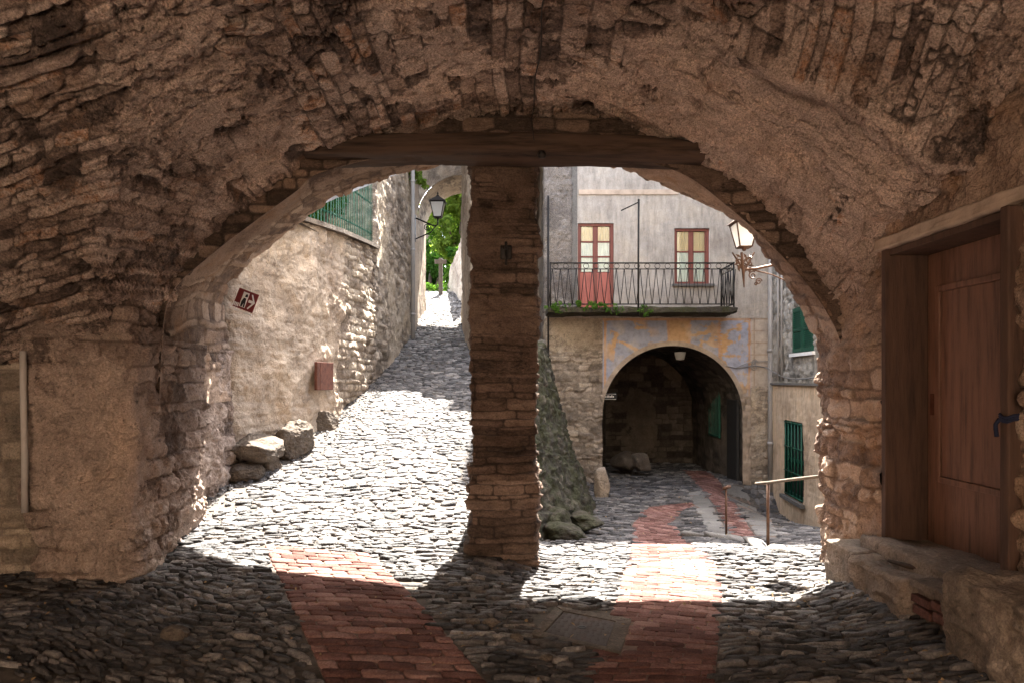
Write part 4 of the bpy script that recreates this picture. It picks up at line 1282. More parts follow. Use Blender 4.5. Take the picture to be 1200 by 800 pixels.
P = np.zeros((n_, 50, 3)); P[..., 0] = cur[:, None, 0]; P[..., 2] = cur[:, None, 1]; P[..., 1] = 20.05 + 1.9 * t[None]
d_, t_, j_, c_ = ring_attrs(P[..., 1], np.arange(n_)[:, None] * .06 + P[..., 0] * 0, 252, (.08, .2), (.2, .5), 0)
grid_obj('archway', P, M['rubble'], ah, d_ * .8, toward=(-1.4, 21, 5), attrs={'tone': t_, 'joint': j_, 'cover': c_})
mb = MB(); mb.box((-5, 20.1, 14.3), (2.4, 21.95, 14.45)); mb.build('roof', M['tiles'], ah)
mb = MB(); mb.box((-5, 21.93, 7.8), (2.4, 22.0, 14.3)); mb.build('rear_wall', M['rubble'], ah)

lw = empty('lane_house', (-.6, 17.5, 2.3), 'pale rendered house wall edging the lane beside the pillar', 'house')
extruded('wall', [(.55, 15.7), (-.95, 16.25), (-1.06, 16.9), (-1.46, 20.02)], -.5, 8.2, .04, .04, M['palewall'], lw, 261, (-2.2, 17, 4), h=(.08, .2), l=(.15, .5), cvs=-.4, smooth_n=3)
mb = MB(); mb.box((-.15, 16.6, 8.0), (.72, 20.0, 10.7), .02); mb.build('upper_storey', M['palewall'], lw)
mb = MB(); mb.poly([(.7, 15.7, 8.2), (-.95, 16.25, 8.2), (-1.1, 16.9, 8.2), (-1.5, 20.0, 8.2), (.7, 20.0, 8.2)], (0, 0, .1)); mb.build('roof', M['tiles'], lw)

# far end of the lane
fw = extruded('boundary_wall', [(-1.35, 21.9), (-1.62, 23), (-2.0, 25), (-2.45, 27), (-2.7, 29)], 3.4, 6.3, .05, .05, M['palewall'], None, 271, (-4, 25, 6), h=(.08, .2), l=(.15, .5), cvs=-.1, smooth_n=3,
              ztop=lambda u: np.interp(u, [0, 1.2, 3.4, 5.4, 8], [6.75, 6.55, 6.2, 6.0, 5.9]))
tag(fw, 'sunlit low stone wall past the far arch on the right of the lane', 'wall')
b0 = np.array([-3.55, 29.0, 5.2])
c_, r__ = blob(b0 + np.array([0, .4, 1.25]), (1.1, 1.0, 1.35), 34, 7)
plant('shrub', b0, 'dense dark green bush at the end of the lane under the lantern', 'bush', M['leaf_dark'], c_, r__ * .9, 5200, .10, 8, [([b0, b0 + np.array([.1, .2, 1.2])], [.12, .05]), ([b0 + np.array([.3, 0, 0]), b0 + np.array([.5, .2, 1.4])], [.08, .03])])
b1 = np.array([-2.55, 32.0, 5.3])
c_, r__ = blob(b1 + np.array([0.3, 0, 3.9]), (1.7, 1.5, 3.3), 70, 9)
plant('deciduous_tree', b1, 'tall pale green tree rising behind the bush at the lane end', 'tree', M['leaf_light'], c_, r__ * .75, 15000, .12, 10,
      [([b1, b1 + np.array([.1, 0, 2]), b1 + np.array([.3, .1, 5.5])], [.2, .14, .05]), ([b1 + np.array([.1, 0, 2]), b1 + np.array([-.9, .2, 4.5])], [.09, .03]), ([b1 + np.array([.15, 0, 2.5]), b1 + np.array([1.3, -.2, 5])], [.09, .03])])
b4 = np.array([-3.3, 37.0, 5.4])
c_, r__ = blob(b4 + np.array([.4, 0, 3.3]), (2.2, 1.2, 2.9), 60, 19)
plant('deciduous_tree', b4, 'mid green tree filling the gap behind the pale green tree', 'tree', M['leaf_mid'], c_, r__ * .7, 9000, .15, 20, [([b4, b4 + np.array([.1, 0, 2]), b4 + np.array([.4, .1, 5])], [.2, .14, .05])])
b2 = np.array([-2.25, 27.9, 5.2])
c_, r__ = blob(b2 + np.array([.1, 0, 1.0]), (.55, .5, 1.1), 18, 12)
plant('shrub', b2, 'loose yellow green shrub leaning over the low sunlit wall', 'bush', M['leaf_mid'], c_, r__ * .9, 1700, .085, 13, [([b2, b2 + np.array([.05, 0, 1.1])], [.06, .03]), ([b2, b2 + np.array([.3, .1, 1.3])], [.05, .02])])
b3 = np.array([-2.95, 26.4, 5.0])
c_, r__ = blob(b3 + np.array([.0, 0, .16]), (.5, .5, .18), 10, 15)
plant('weed_clump', b3, 'low weeds at the foot of the small post at the lane end', 'plant', M['leaf_mid'], c_, r__ * 1.2, 420, .06, 16, crown='foliage')
ps = empty('post', (-2.63, 25.3, 4.75), 'grey wooden post with a short cross board standing at the lane end', 'post')
q = at(516.5, 341, 25.3); q1 = at(516.5, 303, 25.3)
mb = MB(); mb.box((q[0] - .07, 25.23, q[2] - .15), (q[0] + .07, 25.37, q1[2]), .012); mb.build('upright', M['oldpost'], ps)
mb = MB(); mb.box((q[0] - .22, 25.2, q1[2] - .22), (q[0] + .22, 25.228, q1[2] - .06), .008); mb.build('board', M['oldpost'], ps)
fh = empty('far_house', (-6, 44, 6), 'distant house with a stone roof glimpsed behind the lantern', 'house')
mb = MB(); mb.box((-9.5, 42, 5), (-5.0, 48, 12.2)); mb.build('wall', M['rubble'], fh)
mb = MB(); mb.poly([(-9.9, 41.7, 12.2), (-4.7, 41.7, 12.2), (-6, 45, 13.9), (-9.9, 45, 13.9)], (0, 0, .12)); mb.build('roof', M['tiles'], fh)


def lantern(root, c, s, metal, roofd=True):
    """four sided street lantern, wide at the top; C is the middle of its bottom, S its height"""
    c = np.asarray(c, float)
    wb, wt, h = .15 * s, .27 * s, .58 * s
    cor = [(-1, -1), (1, -1), (1, 1), (-1, 1)]
    mb = MB()
    for i, (a, b) in enumerate(cor):
        mb.tube([c + np.array([a * wb, b * wb, 0]), c + np.array([a * wt, b * wt, h])], .018 * s, 6)
        a2, b2 = cor[(i + 1) % 4]
        for w_, z in ((wb, 0), (wt, h)):
            mb.tube([c + np.array([a * w_, b * w_, z]), c + np.array([a2 * w_, b2 * w_, z])], .018 * s, 6)
    mb.lathe(c, [(.0, -.10 * s), (.04 * s, -.09 * s), (.06 * s, -.03 * s), (wb * 1.1, 0), (0, .005 * s)], 12)
    mb.build('lantern_frame', metal, root, True)
    mb = MB()
    for i, (a, b) in enumerate(cor):
        a2, b2 = cor[(i + 1) % 4]
        k = .97
        mb.poly([c + np.array([a * wb * k, b * wb * k, .01]), c + np.array([a2 * wb * k, b2 * wb * k, .01]), c + np.array([a2 * wt * k, b2 * wt * k, h - .01]), c + np.array([a * wt * k, b * wt * k, h - .01])])
    mb.build('glass_panes', M['milk'], root)
    mb = MB()
    z1, z2 = h + .02 * s, h + .25 * s
    R = wt * 1.25
    base = [c + np.array([a * R, b * R, z1]) for a, b in cor]; top = [c + np.array([a * .06 * s, b * .06 * s, z2]) for a, b in cor]
    for i in range(4):
        j = (i + 1) % 4
        mb.poly([base[i], base[j], top[j], top[i]])
    mb.poly(base[::-1]); mb.poly(top)
    mb.lathe(c + np.array([0, 0, z2]), [(0, 0), (.07 * s, .01 * s), (.05 * s, .05 * s), (.02 * s, .08 * s), (.035 * s, .12 * s), (0, .2 * s)], 10)
    mb.build('lantern_roof', metal, root)


def scroll(c, r, turns, ax, ay, n=40, a0=0.0, grow=1.0):
    c = np.asarray(c, float); ax = np.asarray(ax, float); ay = np.asarray(ay, float)
    out = []
    for i in range(n):
        t = i / (n - 1)
        a = a0 + turns * 2 * math.pi * t
        rr = r * (1 - .8 * t)
        out.append(c + ax * rr * math.cos(a) + ay * rr * math.sin(a))
    return out


lc = at(513, 255, 19.0)
sl = empty('street_lamp', lc, 'black street lantern on a wall bracket in front of the far arch', 'street lamp')
lantern(sl, lc, .70, M['iron'])
mb = MB()
wl = -2.68
mb.tube([lc + np.array([0, 0, -.06]), lc + np.array([0, 0, -.2]), (lc[0] - .1, 19, lc[2] - .24), (wl, 19, lc[2] - .02)], .022, 8)
mb.tube([(lc[0] - .02, 19, lc[2] - .2), (lc[0] - .2, 19, lc[2] - .42), (wl, 19, lc[2] - .6)], .018, 8)
mb.tube(scroll((lc[0] - .3, 19, lc[2] - .28), .10, 1.6, (1, 0, 0), (0, 0, 1)), .012, 6)
mb.box((wl - .03, 18.94, lc[2] - .68), (wl, 19.06, lc[2] + .06), .005)
mb.build('bracket', M['iron'], sl, True)

# boulders and the flat bench stone at the foot of the left wall
B = [('flat topped block of stone used as a seat at the foot of the left wall', (305, 524), 8.45, (.66, .62, .40), 3.6, .12),
     ('squat rounded stone wedged under the flat topped block', (297, 549), 8.3, (.46, .5, .28), 2.5, .14),
     ('leaning pointed stone right of the flat topped block', (352, 518), 9.15, (.55, .5, .62), 2.6, .2),
     ('small stone low between the seat block and the cobbles', (325, 542), 8.6, (.26, .3, .24), 2.6, .16),
     ('long low stone at the base of the plastered pier reveal', (243, 603), 7.5, (.5, .95, .42), 2.8, .16),
     ('grey slab leaning low against the left wall past the pointed stone', (383, 493), 10.3, (.34, .6, .36), 2.8, .16)]
for i, (lab, (px, py), dd, sz, sq, ro) in enumerate(B):
    tag(rock('boulder', at(px, py, dd) + np.array([-.10, 0, -.03]), sz, M['boulder'], None, 700 + i, 6, ro, sq, .3 * i), lab, 'stone', 'boulders at the foot of the left wall')
sg_ = empty('direction_sign', at(288, 353, 8.2), 'tilted maroon sign with a white emblem and arrow on the left wall', 'sign')
Rs = Matrix.Rotation(math.radians(21), 4, 'Y') @ Matrix.Rotation(math.radians(0), 4, 'X')
sc0 = Vector(at(288, 353, 8.2).tolist())
def srect(x0, x1, z0, z1, y0=-.006, y1=.004):
    return [sc0 + Rs @ Vector((x, y0, z)) for x, z in ((x0, z0), (x1, z0), (x1, z1), (x0, z1))]
mb = MB(); mb.poly(srect(-.125, .125, -.11, .125), Rs @ Vector((0, .012, 0))); mb.build('panel', M['signred'], sg_)
mb = MB()
mb.poly(srect(-.15, .125, -.15, -.128), Rs @ Vector((0, .01, 0)))
mb.poly(srect(-.055, .018, -.085, .10, -.009), Rs @ Vector((0, .003, 0)))
def spoly(pts, y0): return [sc0 + Rs @ Vector((x, y0, z)) for x, z in pts]
mb.poly(spoly([(.045, .095), (.06, .10), (.115, .01), (.10, .0)], -.009), Rs @ Vector((0, .003, 0)))
mb.poly(spoly([(.10, .02), (.115, .01), (.06, -.085), (.045, -.078)], -.0092), Rs @ Vector((0, .003, 0)))
mb.poly(spoly([(.035, -.005), (.095, -.005), (.095, .028), (.035, .028)], -.0094), Rs @ Vector((0, .003, 0)))
for k in range(4):
    mb.poly(spoly([(-.135 + .019 * k, -.095), (-.122 + .019 * k, -.095), (-.122 + .019 * k, -.05), (-.135 + .019 * k, -.05)], -.009), Rs @ Vector((0, .003, 0)))
mb.build('white_marks', M['white'], sg_)
mb = MB()
mb.poly(spoly([(-.04, -.08), (-.02, -.08), (-.012, -.03), (-.005, -.08), (.012, -.08), (.004, .0), (.0, .03), (-.03, .03), (-.045, -.02)], -.0105), Rs @ Vector((0, .001, 0)))
mb.poly(spoly([(-.02, .04), (.006, .045), (.012, .065), (-.004, .085), (-.022, .07)], -.0105), Rs @ Vector((0, .001, 0)))
mb.build('dark_figure', M['black'], sg_)
mb = MB(); mb.tube([sc0 + Vector((0, .01, .05)), sc0 + Vector((-.1, .35, .05))], .012, 6); mb.tube([sc0 + Vector((0, .01, -.05)), sc0 + Vector((-.1, .35, -.05))], .012, 6); mb.build('sign_bracket', M['iron'], sg_)

# ------------------------------------------------------------------ the house with the balcony
HD = 15.0
K = HD / FPX
hx = lambda px: (px - 600) * K
hz = lambda py: EYE + (445 - py) * K
house = empty('balcony_house', (3.2, HD, -.7), 'grey stuccoed house with an iron balcony over a frescoed archway', 'house')
x0, x1, xa, xb = .75, 5.74, hx(706), hx(880)
zt = hz(373)
extruded('stone_base', [(x0 - .02, HD + .6), (x0, HD), (xa, HD)], -1.1, zt, .022, .022, M['rubble'], house, 801, (2, 0, 1), h=(.03, .15), l=(.10, .42), cvs=.25, big=.03, med=.04, fine=.018, smooth_n=1, warp=.08, offs=.05,
         covf=lambda U, W: sstep(1.6, 2.6, W) * 1.0 - .15)
extruded('corner_pier', [(xb, HD), (x1, HD), (x1 + .05, HD + .6)], -1.3, hz(452), .022, .022, M['rubble'], house, 803, (5, 0, 1), h=(.06, .16), l=(.12, .35), cvs=.6, big=.02, med=.02, smooth_n=1)


def paint_mat():
    m, nt, N, L, B = nodes_of('faded_wall_paint')
    co = N.new('ShaderNodeTexCoord').outputs['Object']
    a = n_attr(N, 'paint').outputs['Color']
    f = n_ramp(N, L, n_noise(N, L, co, 7, 8, .7), [(.35, (.72, .7, .68)), (.52, (1, 1, 1)), (.7, (1.25, 1.2, 1.15))])
    L.new(n_mix(N, L, .8, a, f, 'MULTIPLY'), B.inputs['Base Color'])
    B.inputs['Roughness'].default_value = .9; B.inputs['Specular IOR Level'].default_value = .2
    bp = N.new('ShaderNodeBump'); bp.inputs['Strength'].default_value = .3; bp.inputs['Distance'].default_value = .01
    L.new(n_noise(N, L, co, 50, 5, .6), bp.inputs['Height']); L.new(bp.outputs['Normal'], B.inputs['Normal'])
    return m


M['paint'] = paint_mat()
acx, acz, ar = hx(788), hz(487), 82 * K
n_ = 200
ang = np.linspace(math.pi, 0, n_)
arc_c = np.stack([acx + ar * np.cos(ang), acz + ar * np.sin(ang)], 1)
jl = np.stack([np.full(40, acx - ar), np.linspace(-1.1, acz, 40, endpoint=False)], 1)
jr = np.stack([np.full(40, acx + ar), np.linspace(acz, -1.1, 41)[1:]], 1)
cur = np.concatenate([jl, arc_c, jr])
def out_pt(p):
    if p[1] <= acz: return (xa if p[0] < acx else xb, p[1])
    dx, dz = (p[0] - acx), (p[1] - acz)
    s = min(((xb - acx) if dx > 0 else (acx - xa)) / max(abs(dx), 1e-6), (zt - acz) / max(dz, 1e-6))
    return (acx + dx * s, acz + dz * s)
outc = np.array([out_pt(p) for p in cur])
t = np.linspace(0, 1, 90)
P = np.zeros((len(cur), 90, 3)); P[..., 0] = lerp(cur[:, None, 0], outc[:, None, 0], t[None]); P[..., 2] = lerp(cur[:, None, 1], outc[:, None, 1], t[None]); P[..., 1] = HD
X, Z = P[..., 0], P[..., 2]
PXX = 600 + X / K
blue, orange, cream, stone = np.array([.265, .275, .33]), np.array([.45, .285, .155]), np.array([.46, .385, .31]), np.array([.30, .24, .185])
wv = fbm(X * 2.2, Z * 2.2, seed=811, oct=3)
arab = sstep(.42, .55, ridge(X * 3.2 + .5 * wv, Z * 3.2 - .5 * wv, oct=3, seed=812))
fade = sstep(.0, .5, fbm(X * 3, Z * 3, seed=813))[..., None]
mixc = lambda a, b, f: a + (b - a) * f[..., None]
col = mixc(np.broadcast_to(blue, P.shape), orange, arab * sstep(-.4, .3, fbm(X * 1.2, Z * 1.2, seed=815)))
isO = ((PXX > 783) & (PXX < 808)).astype(float)
col = mixc(col, orange * np.array([1.0, .95, .8]), isO * .9)
right_ = (PXX > 843).astype(float)
col = mixc(col, mixc(np.broadcast_to(blue * 1.15, P.shape), orange, sstep(.42, .55, ridge(X * 4.3, Z * 4.3, oct=3, seed=821))), right_)
line = np.zeros(X.shape)
for xx in (709, 783, 808, 843, 878): line = np.maximum(line, (np.abs(PXX - xx) < 1.3).astype(float))
line = np.maximum(line, (Z > zt - .05).astype(float))
col = mixc(col, np.array([.42, .25, .15]), line)
rad_ = np.hypot(X - acx, Z - acz)
band = ((rad_ < ar + .10) & (Z > acz)).astype(float)
col = mixc(col, np.array([.30, .235, .18]), band)
edge = sstep(1.25, 1.45, Z + .12 * fbm(X * 4, Z * 4, seed=816))
col = mixc(np.broadcast_to(stone, P.shape), np.moveaxis(np.moveaxis(col, -1, 0), 0, -1), edge)
col = lerp(col, cream, fade * .45 * edge[..., None])
d_, t_, j_ = courses(X, Z, (.06, .15), (.12, .35), 817)
col = col * lerp(1, .72 + .5 * t_, 1 - edge)[..., None]
dsp = lerp(d_ + .02 * fbm(X * 5, Z * 5, seed=818), .012 + .006 * fbm(X * 5, Z * 5, seed=819), edge)
grid_obj('fresco_wall', P, M['paint'], house, dsp, toward=(3, 0, 1), attrs={'paint': col})
# painted block strip over the corner pier
us = np.linspace(xb, x1, 40); vs = np.linspace(hz(452), zt, 70)
X, Z = np.meshgrid(us, vs, indexing='ij'); P = np.stack([X, np.full_like(X, HD), Z], -1)
col = np.broadcast_to(np.array([.40, .335, .27]), P.shape).copy()
ln = (np.abs(((Z - 1.5) / .26) % 1 - .5) < .035) | (np.abs((X - xb) - .07) < .012)
col[ln] = np.array([.32, .235, .17])
col = lerp(col, np.array([.30, .26, .22]), sstep(0, .5, fbm(X * 3, Z * 3, seed=830))[..., None] * .6)
grid_obj('painted_blocks', P, M['paint'], house, .006 * fbm(X * 6, Z * 6, seed=831) + .01, toward=(3, 0, 1), attrs={'paint': col})
# upper storeys
dX0, dX1, dZ0, dZ1 = hx(677), hx(719), 3.14, hz(262)
wX0, wX1, wZ0, wZ1 = hx(790), hx(831), hz(333), hz(268)
U_of = lambda x: x - x0 + .6
extruded('wall', [(x0, HD + .6), (x0, HD), (x1, HD), (x1, HD + .6)], zt, 12.0, .05, .05, M['stucco'], house, 807, (3, 0, 4), cvs=-2, big=.015, med=.006, fine=.003, smooth_n=1,
         holes=[(U_of(dX0), U_of(dX1), dZ0, dZ1), (U_of(wX0), U_of(wX1), wZ0, wZ1)])
extruded('roughcast_strip', [(x0 - .02, HD + .5), (x0 - .02, HD - .035), (hx(669), HD - .035), (hx(669), HD + .02)], zt + .15, 11.9, .025, .025, M['roughcast'], house, 809, (1, 0, 4), cvs=-2, big=.01, med=.02, fine=.02, smooth_n=1)
mb = MB(); mb.box((hx(669) + .004, HD - .03, 3.13), (hx(677) - .01, HD + .02, 11.9), .01); mb.build('plaster_band', M['slab'], house)
extruded('side_wall', [(x0 + .02, 21), (x0 + .02, HD + .55)], -.8, 12.0, .1, .1, M['rubble'], house, 841, (-3, 17, 4), smooth_n=1)
extruded('side_wall', [(x1 - .02, HD + .55), (x1 - .02, 21)], -1.3, 12.0, .1, .1, M['rubble'], house, 843, (9, 17, 4), smooth_n=1)
mb = MB(); mb.box((x0, 21, -1.2), (x1, 21.1, 12.0)); mb.box((x0 + .05, HD + .75, 2.5), (x1 - .05, 20.9, 2.56)); mb.build('rear_wall', M['rubble'], house)  # unseen rear wall and inner slab, added to stop light leaks
mb = MB(); mb.box((x0 - .25, HD - .4, 12.0), (x1 + .2, 21.2, 12.15), .02); mb.build('roof', M['tiles'], house)
mb = MB(); mb.box((hx(677) + .02, HD - .05, hz(229)), (hx(795), HD - .01, hz(223)), .01); mb.build('conduit_strip', M['lintel'], house)  # flat strip for the cable conduit running along the wall
# archway passage through the house
def tunnel():
    nn = 46
    t = np.linspace(0, 1, nn)
    cl = np.concatenate([jl[::2], arc_c[::2], jr[::2]])
    P = np.zeros((len(cl), nn, 3)); P[..., 0] = cl[:, None, 0]; P[..., 2] = cl[:, None, 1]; P[..., 1] = HD - .01 + 4.6 * t[None]
    P[..., 0] = acx + (P[..., 0] - acx) * (1 + .04 * np.sin(t * 9))[None]
    s_ = np.concatenate([[0], np.cumsum(np.linalg.norm(np.diff(cl, axis=0), axis=1))])
    d_, t_, j_, c_ = ring_attrs(P[..., 1], s_[:, None] + 0 * P[..., 0], 851, (.08, .2), (.15, .5), .2)
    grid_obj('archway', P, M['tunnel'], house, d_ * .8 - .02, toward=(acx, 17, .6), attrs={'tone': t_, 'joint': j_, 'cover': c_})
    us = np.linspace(acx - ar - .2, acx + ar + .2, 130); vs = np.linspace(-1.2, 2.5, 130)
    X, Z = np.meshgrid(us, vs, indexing='ij'); P = np.stack([X, np.full_like(X, HD + 4.4), Z], -1)
    d_, t_, j_, c_ = ring_attrs(X, Z, 853, (.08, .25), (.2, .6), .1)
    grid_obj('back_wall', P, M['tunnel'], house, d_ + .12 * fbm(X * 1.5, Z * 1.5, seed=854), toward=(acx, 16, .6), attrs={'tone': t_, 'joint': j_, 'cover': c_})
tunnel()
xr_ = acx + ar
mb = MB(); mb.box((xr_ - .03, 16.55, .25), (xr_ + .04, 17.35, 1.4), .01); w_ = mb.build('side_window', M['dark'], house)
mb = MB()
for k in range(7): mb.tube([(xr_ - .05, 16.6 + .115 * k, .25), (xr_ - .05, 16.6 + .115 * k, 1.4)], .012, 6)
rim(mb, xr_ - .02, 16.5, 17.4, .2, 1.45, .05, .04)
mb.build('window_bars', M['greenpaint'], w_)
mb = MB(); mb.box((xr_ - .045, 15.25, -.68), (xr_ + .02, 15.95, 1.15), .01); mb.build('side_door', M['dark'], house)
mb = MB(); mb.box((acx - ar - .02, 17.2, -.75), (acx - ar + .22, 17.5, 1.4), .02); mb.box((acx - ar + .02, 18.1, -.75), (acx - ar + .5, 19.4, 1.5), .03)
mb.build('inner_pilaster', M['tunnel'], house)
pq = at(717, 464, 14.9)
mb = MB(); mb.box((acx - ar - .02, 15.55, pq[2] - .10), (acx - ar + .03, 15.60, pq[2] + .06), .004); mb.box((acx - ar + .03, 15.55, pq[2] - .085), (acx - ar + .40, 15.575, pq[2] + .065), .004)
pl_ = tag(mb.build('plaque', M['black'], None), 'small dark street plaque hanging inside the archway on the left', 'sign')
mb = MB(); rimz = pq[2] - .01
for a, b, c, d in ((.045, .385, .045, .052), (.045, .385, -.072, -.065)): mb.box((acx - ar + a, 15.545, rimz + c), (acx - ar + b, 15.549, rimz + d))
for k, h_ in enumerate((.05, .035, .05, .05, .035, .05, .035)): mb.box((acx - ar + .10 + .035 * k, 15.545, rimz - .03), (acx - ar + .122 + .035 * k, 15.549, rimz - .03 + h_))
mb.build('lettering', M['white'], pl_)
tl = at(797, 415, 15.6)
lp = empty('hanging_lamp', tl, 'small white lamp hanging from the crown of the dark archway', 'lamp')
mb = MB(); mb.lathe(tl + np.array([0, 0, -.13]), [(0, 0), (.09, .01), (.12, .12), (.13, .18), (.0, .19)], 14); mb.build('lamp_shade', M['milk'], lp, True)
mb = MB(); mb.tube([tl + np.array([0, 0, .05]), tl + np.array([0, 0, .22])], .02, 8); mb.lathe(tl + np.array([0, 0, .06]), [(0, 0), (.14, 0), (.06, .05), (0, .06)], 14); mb.build('fitting', M['iron'], lp, True)

# balcony door and window
def casement(name, X0, X1, Z0, Z1, rows, panel_to, parent_label=None):
    """two glazed leaves; ROWS are the heights of the glazing bars as fractions"""
    y = HD + .06
    mb = MB()
    f = .055
    mb.box((X0 - .004, y - .03, Z0), (X0 + f, y + .14, Z1), .006); mb.box((X1 - f, y - .03, Z0), (X1 + .004, y + .14, Z1), .006)
    mb.box((X0 + f, y - .03, Z1 - f), (X1 - f, y + .14, Z1 + .004), .006); mb.box((X0 + f, y - .03, Z0 - .004), (X1 - f, y + .14, Z0 + f), .006)
    win = mb.build(name, M['redwood'], house)
    mb = MB()
    mid = (X0 + X1) / 2; s = .032
    mb.box((mid - s, y - .005, Z0 + f), (mid + s, y + .045, Z1 - f), .004)
    zb = Z0 + f if panel_to is None else panel_to
    for fr_ in rows:
        zz = lerp(zb, Z1 - f, fr_)
        for a, b in ((X0 + f, mid - s), (mid + s, X1 - f)): mb.box((a, y, zz - .017), (b, y + .035, zz + .017), .003)
    for a, b in ((X0 + f, mid - s), (mid + s, X1 - f)):
        mb.box((a, y, zb), (a + .025, y + .035, Z1 - f), .003); mb.box((b - .025, y, zb), (b, y + .035, Z1 - f), .003)
    mb.build('sash', M['redwood'], win)
    if panel_to is not None:
        mb = MB()
        for a, b in ((X0 + f, mid - s), (mid + s, X1 - f)):
            mb.box((a + .003, y + .0, Z0 + f), (b - .003, y + .03, panel_to - .02), .004); mb.box((a + .05, y - .012, Z0 + f + .06), (b - .05, y + .001, panel_to - .08), .01)
        mb.build('door_panel', M['redpanel'], win)
    mb = MB(); mb.box((X0 + f, y + .014, zb), (X1 - f, y + .019, Z1 - f)); mb.build('glass', M['glass'], win)
    def curtain(nm, z0, z1, mat, dy):
        us = np.linspace(X0 + f, X1 - f, 60); vs = np.linspace(z0, z1, 8)
        X, Z = np.meshgrid(us, vs, indexing='ij')
        P = np.stack([X, y + dy + .012 * np.sin(X * 95 + np.sin(X * 17) * 2), Z], -1)
        grid_obj(nm, P, mat, win, toward=(3, 0, 4))
    k = rows[-1]
    zz = lerp(zb, Z1 - f, k)
    curtain('reflection_sheet', zz, Z1 - f, M['pane_reflection'], .034)  # cream sheet painting the warm reflection into the upper panes
    curtain('curtain', zb + .0, zz, M['curtain'], .036)
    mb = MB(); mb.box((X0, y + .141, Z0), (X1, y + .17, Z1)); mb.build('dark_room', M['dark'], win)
    return win


casement('balcony_door', dX0, dX1, dZ0, dZ1, (.33, .66), hz(318))
casement('window', wX0, wX1, wZ0, wZ1, (.60,), None)
mb = MB(); mb.box((wX0 - .06, HD - .1, wZ0 - .06), (wX1 + .1, HD + .03, wZ0 - .005), .01); mb.build('window_sill', M['slab'], house)
mb = MB(); mb.box((wX1 + .004, HD - .012, wZ0 + .02), (wX1 + .07, HD + .03, wZ1), .005); mb.build('window_edge', M['white'], house)
# balcony
BD = 14.12
kb = BD / FPX
bx0, bx1 = (645 - 600) * kb, (860 - 600) * kb
bal = slab_grid('balcony', bx0 - .06, bx1 + .08, BD - .06, HD - .03, 2.98, 3.10, M['mossy'], 861, None, None, .02, house, n=40, wob=.02)
mb = MB()
zb_, z1_, z2_ = 3.16, 3.885, 4.01
ends = [(bx0, BD), (bx1, BD), (bx1, HD - .02)]
for (a, b), (c, d) in ((ends[0], ends[1]), (ends[1], ends[2])):
    for z, r in ((zb_, .012), (z1_, .010), (z2_, .015)): mb.tube([(a, b, z), (c, d, z)], r, 6)
    ln = math.hypot(c - a, d - b); n_ = int(ln / .082)
    for i in range(n_ + 1):
        f = i / n_; s = .038 if i % 2 else -.038
        ux, uy = (c - a) / ln, (d - b) / ln
        px_, py_ = lerp(a, c, f), lerp(b, d, f)
        mb.tube([(px_ + ux * s, py_ + uy * s, zb_), (px_ - ux * s * .1, py_ - uy * s * .1, 3.52), (px_ - ux * s, py_ - uy * s, z1_)], .0078, 5)
    m_ = int(ln / .21)
    for i in range(m_):
        f = (i + .5) / m_
        px_, py_ = lerp(a, c, f), lerp(b, d, f)
        mb.tube([(px_ + ux * .055 * math.cos(q) , py_ + uy * .055 * math.cos(q), (z1_ + z2_) / 2 + .05 * math.sin(q)) for q in np.linspace(0, 2 * math.pi, 14)], .006, 5)
for x, y in ends: mb.tube([(x, y, 3.05), (x, y, z2_ + .02)], .016, 6)
mb.build('railing', M['iron'], bal, True)
mb = MB()
pb = lambda px, py, d=BD - .05: at(px, py, d)
mb.tube([pb(748, 371), pb(748, 300), pb(748.5, 236)], .02, 7)
mb.tube([pb(749, 237), pb(728, 247)], .013, 6)
mb.lathe(pb(748.5, 235), [(0, -.02), (.03, 0), (.0, .04)], 8)
tag(mb.build('clothesline_pole', M['iron'], None, True), 'thin black pole with a short arm fixed to the balcony front', 'pole')
for i, (px, py, w, n, lab) in enumerate([(657, 361, .35, 260, 'weeds sprouting at the left corner of the balcony slab'), (688, 358, .42, 420, 'bushiest weeds on the balcony edge below the red door'), (756, 364, .2, 120, 'small tuft of weeds hanging from the balcony at the thin pole'),
                                     (718, 362, .25, 110, 'thin weeds on the balcony edge just right of the red door')]):
    p = at(px, py, BD - .07)
    c_, r__ = blob(p, (w, .08, .1), 14, 870 + i)
    plant('weed_clump', p, lab, 'weeds', M['leaf_mid'], c_, r__ * .6 + .02, n * 2, .026, 880 + i, crown='foliage')

# corner pipe on the left of the house, cables
mb = MB(); mb.tube([(hx(642), HD - .12, 5.6), (hx(642), HD - .12, 3.3), (hx(642.5), HD - .14, -.3)], .022, 8)
tag(mb.build('drainpipe', M['iron'], None, True), 'thin black pipe down the left corner of the balcony house', 'pipe')
mb = MB(); p = lambda px, py: at(px, py, HD - .05)
mb.tube([p(850, 428), p(862, 431), p(885, 428), p(897, 430)], .012, 6)
mb.tube([p(862, 431), p(878, 424), p(900, 423)], .008, 6)
for k in range(4): mb.tube(scroll(p(884, 424 + k * 2), .07, 1.2, (1, 0, 0), (0, 0, 1), 16, k), .007, 5)
tag(mb.build('cable_bundle', M['cable'], None, True), 'tangle of cables stapled to the painted corner beside the archway', 'cables')

